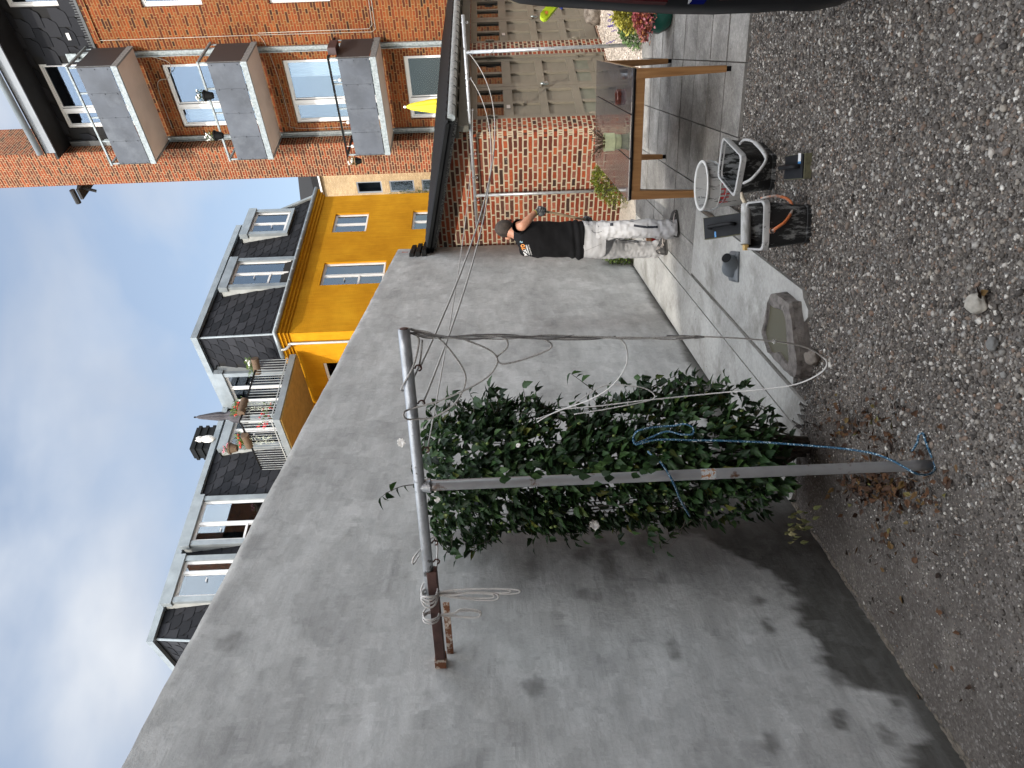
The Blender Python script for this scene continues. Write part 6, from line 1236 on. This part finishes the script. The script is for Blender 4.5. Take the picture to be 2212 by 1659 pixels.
trough(Vector((14.36, 17.05, 9.80)), Y3, 'wicker flower box with red flowers on the left side rail of the corner balcony', rf_, 3)
hpot(Vector((14.36, 17.4, 10.45)), 'dark basket full of pink flowers hanging above the left rail of the corner balcony', .17, .25, wick, grn, pk, None, 9, 'hanging_basket')
mb = MB(); random.seed(12)
for k in range(60): mb.blob(Vector((15.0+random.uniform(-.5, .5), 16.6+random.uniform(-.1, .1), 9.05+random.uniform(0, .35))), .04, .04, .04, k, .3, 1, k % 2)
o = rebase(mb.build('geranium', [rf_, grn], None, True)); tag(o, 'red geranium standing on the corner balcony floor behind the bars', 'plant')
mb = MB(); mb.blob(Vector((14.9, 16.8, 9.32)), .09, .09, .10, 1, .05, 2); o = rebase(mb.build('white_lantern', MT['white'], None, True)); tag(o, 'round white lantern hanging inside the corner balcony', 'lantern')
mb = MB(); q = PY(449, 948, 19.15); mb.blob(q, .14, .12, .26, 2, .08, 3); mb.blob(q+Z3*.28, .11, .11, .12, 3, .05, 3); mb.blob(q+Z3*.39+X3*.06, .02, .02, .05, 1, .05, 1); mb.blob(q+Z3*.39-X3*.06, .02, .02, .05, 1, .05, 1)
o = rebase(mb.build('owl_decoy', pm('mottled_white', (.6, .58, .55), .7, 0, .35, 20), None, True)); tag(o, 'mottled white owl decoy perched on the roof edge of the ochre house', 'owl decoy')
mb = MB(); mb.tube([(34-.5, 20.2, 4.6), (33.4, 20.3, 7.4)], .05); V_ = MB(); random.seed(5)
for k in range(900): V_.v and None; z = random.random(); leafmesh(V_, Vector((33.2+random.uniform(-.3, .3), 20.25+random.gauss(0, .28)*(1-z*.6), 4.6+z*2.7)), Vector((random.uniform(-1, 1), random.uniform(-1, 1), random.uniform(-.3, 1))), Z3, .16, .35, False)
o = empty('slender_tree', 'thin bushy tree in front of the beige house', 'tree', (33.4, 20.2, 0)); V_.build('crown', grn, o); mb = MB(); mb.tube([(33.3, 20.25, 0), (33.25, 20.25, 6.8)], [.06, .02]); mb.build('trunk', MT['twig'], o)
# ================================================================== GRAVEL AND LITTER
def ico():
    bm = bmesh.new(); bmesh.ops.create_icosphere(bm, subdivisions=1, radius=1); v = np.array([tuple(x.co) for x in bm.verts]); f = np.array([[q.index for q in x.verts] for x in bm.faces]); bm.free(); return v, f
iv, if_ = ico()
def pebbles(name, pts, sizes, mat, flat=.55, seed=1, zoff=.25, lab=None):
    rng = np.random.default_rng(seed); n = len(pts); k = len(iv); P = np.repeat(iv[None], n, 0)*(1+rng.uniform(-.28, .28, (n, k, 1)))
    sc = np.stack([sizes*rng.uniform(.8, 1.35, n), sizes*rng.uniform(.65, 1, n), sizes*rng.uniform(flat*.7, flat*1.3, n)], 1); P = P*sc[:, None, :]
    a_ = rng.uniform(0, 6.283, n); tl1 = rng.normal(0, .35, n); c, s_ = np.cos(tl1)[:, None], np.sin(tl1)[:, None]; y, z = P[:, :, 1]*c-P[:, :, 2]*s_, P[:, :, 1]*s_+P[:, :, 2]*c; P[:, :, 1], P[:, :, 2] = y, z
    c, s_ = np.cos(a_)[:, None], np.sin(a_)[:, None]; x, y = P[:, :, 0]*c-P[:, :, 1]*s_, P[:, :, 0]*s_+P[:, :, 1]*c; P[:, :, 0], P[:, :, 1] = x, y
    P += pts[:, None, :]; P[:, :, 2] += (sc[:, 2]*zoff)[:, None]
    F_ = (if_[None]+(np.arange(n)*k)[:, None, None]).reshape(-1, 3); me = bpy.data.meshes.new(name); me.vertices.add(n*k); me.vertices.foreach_set('co', P.astype('f').ravel())
    me.loops.add(F_.size); me.loops.foreach_set('vertex_index', F_.astype('i').ravel()); me.polygons.add(len(F_)); me.polygons.foreach_set('loop_start', np.arange(0, F_.size, 3, dtype='i')); me.polygons.foreach_set('loop_total', np.full(len(F_), 3, 'i')); me.polygons.foreach_set('use_smooth', np.ones(len(F_), bool)); me.update(calc_edges=True); me.materials.append(mat)
    o = bpy.data.objects.new(name, me); C.objects.link(o); o['kind'] = 'stuff'
    if lab: o['label'] = lab[0]; o['category'] = lab[1]
    return o
MT['pebble'] = island('mixed_pebble', [(0, (.035, .031, .028)), (.2, (.075, .066, .058)), (.45, (.13, .115, .10)), (.62, (.18, .162, .142)), (.70, (.16, .105, .075)), (.77, (.26, .235, .20)), (.85, (.19, .188, .18)), (.965, (.44, .41, .37)), (1, (.64, .62, .57))], .72, .35, 160, .35, 0, 60)
MT['pebble_pale'] = island('pale_pebble', [(0, (.22, .19, .17)), (.4, (.40, .35, .30)), (.8, (.55, .48, .42)), (1, (.68, .63, .58))], .75, .3, 120, .3)
rng = np.random.default_rng(5); pts = []; szs = []
def inpave(s, t):
    if 0 <= t <= .70: return s > 1.86
    if t <= 1.31: return s > 2.06
    if t <= 1.5: return s > 2.86
    return 3.46 < s and t < 5.42
Nn = 0; sv2 = np.array([SV.x, SV.y]); tv2 = np.array([TV.x, TV.y]); w02 = np.array([.8, 3.11])
cand_s = rng.uniform(-1.4, 5.4, 520000); cand_t = rng.uniform(0, 5.4, 520000); F2 = np.array([F0.x, F0.y]); R2 = np.array([R0.x, R0.y])
for s, t_ in zip(cand_s, cand_t):
    p = w02+sv2*s+tv2*t_; dp = p@F2
    if dp < 2.1 or abs(p@R2) > dp*.57+.25: continue
    if dp > 6.5 and rng.random() > .3: continue
    if inpave(s, t_):
        if rng.random() > .0009: continue
        sz = .0035
    else:
        nn_ = noise.noise(Vector((p[0]*1.4, p[1]*1.4, 0))); wall_ = min(1, max(0, (t_-.30)/(1.0 if s < 1.6 else .6)))
        if s > 1.5 and t_ > .6: wall_ = max(wall_, .3) if s < 2.2 else max(.35, wall_)
        if rng.random() > (.14+.86*wall_)*(.82+.35*nn_): continue
        sz = float(np.clip(rng.lognormal(-5.33, .46), .0022, .018))*(.5+.5*wall_)
        if dp > 4.6: sz *= .9
    pts.append((p[0], p[1], .022 if inpave(s, t_) else .0)); szs.append(sz)
    Nn += 1
    if Nn > 150000: break
struct(pebbles('gravel', np.array(pts), np.array(szs), MT['pebble'], .6, 3, .35), 'stuff')
pts = []; szs = []; rng = np.random.default_rng(9)
for _ in range(60000):
    x = rng.uniform(7.4, 13.5); y = rng.uniform(.2, 4.5); s, t_ = invST(Vector((x, y, 0)))
    if s < 7.24 or t_ < .4: continue
    pts.append((x, y, .006)); szs.append(float(np.clip(rng.lognormal(-4.75, .35), .004, .02)))
pebbles('pale_gravel', np.array(pts), np.array(szs), MT['pebble_pale'], .6, 4, .3)
MT['deadleaf'] = island('dead_leaf', [(0, (.018, .012, .009)), (.4, (.050, .024, .012)), (.8, (.095, .042, .016)), (.95, (.13, .08, .025)), (1, (.14, .15, .04))], .7)
mb = MB(); random.seed(8)
def lit(n, cx, cy, sx, sy, L0=.02, L1=.045):
    for k in range(n):
        p = G(random.gauss(cx, sx), random.gauss(cy, sy), random.uniform(.006, .03)); leafmesh(mb, p, Vector((random.uniform(-1, 1), random.uniform(-1, 1), random.uniform(-.2, .5))), Z3+Vector((random.uniform(-1.1, 1.1), random.uniform(-1.1, 1.1), 0)), random.uniform(L0, L1), .95, True, 0, random.uniform(-.6, .6))
lit(260, 1890, 1050, 45, 22); lit(130, 1850, 925, 55, 28); lit(60, 1960, 1075, 40, 25); lit(40, 1900, 1170, 60, 60); lit(22, 1990, 950, 50, 50); lit(14, 2000, 1300, 80, 120, .02, .045); lit(4, 2118, 640, 4, 8, .04, .06); lit(8, 1800, 700, 150, 120, .015, .03)
o = mb.build('fallen_leaves', MT['deadleaf']); o['kind'] = 'stuff'; o['label'] = 'brown fallen leaves scattered round the foot of the pole'; o['category'] = 'leaves'
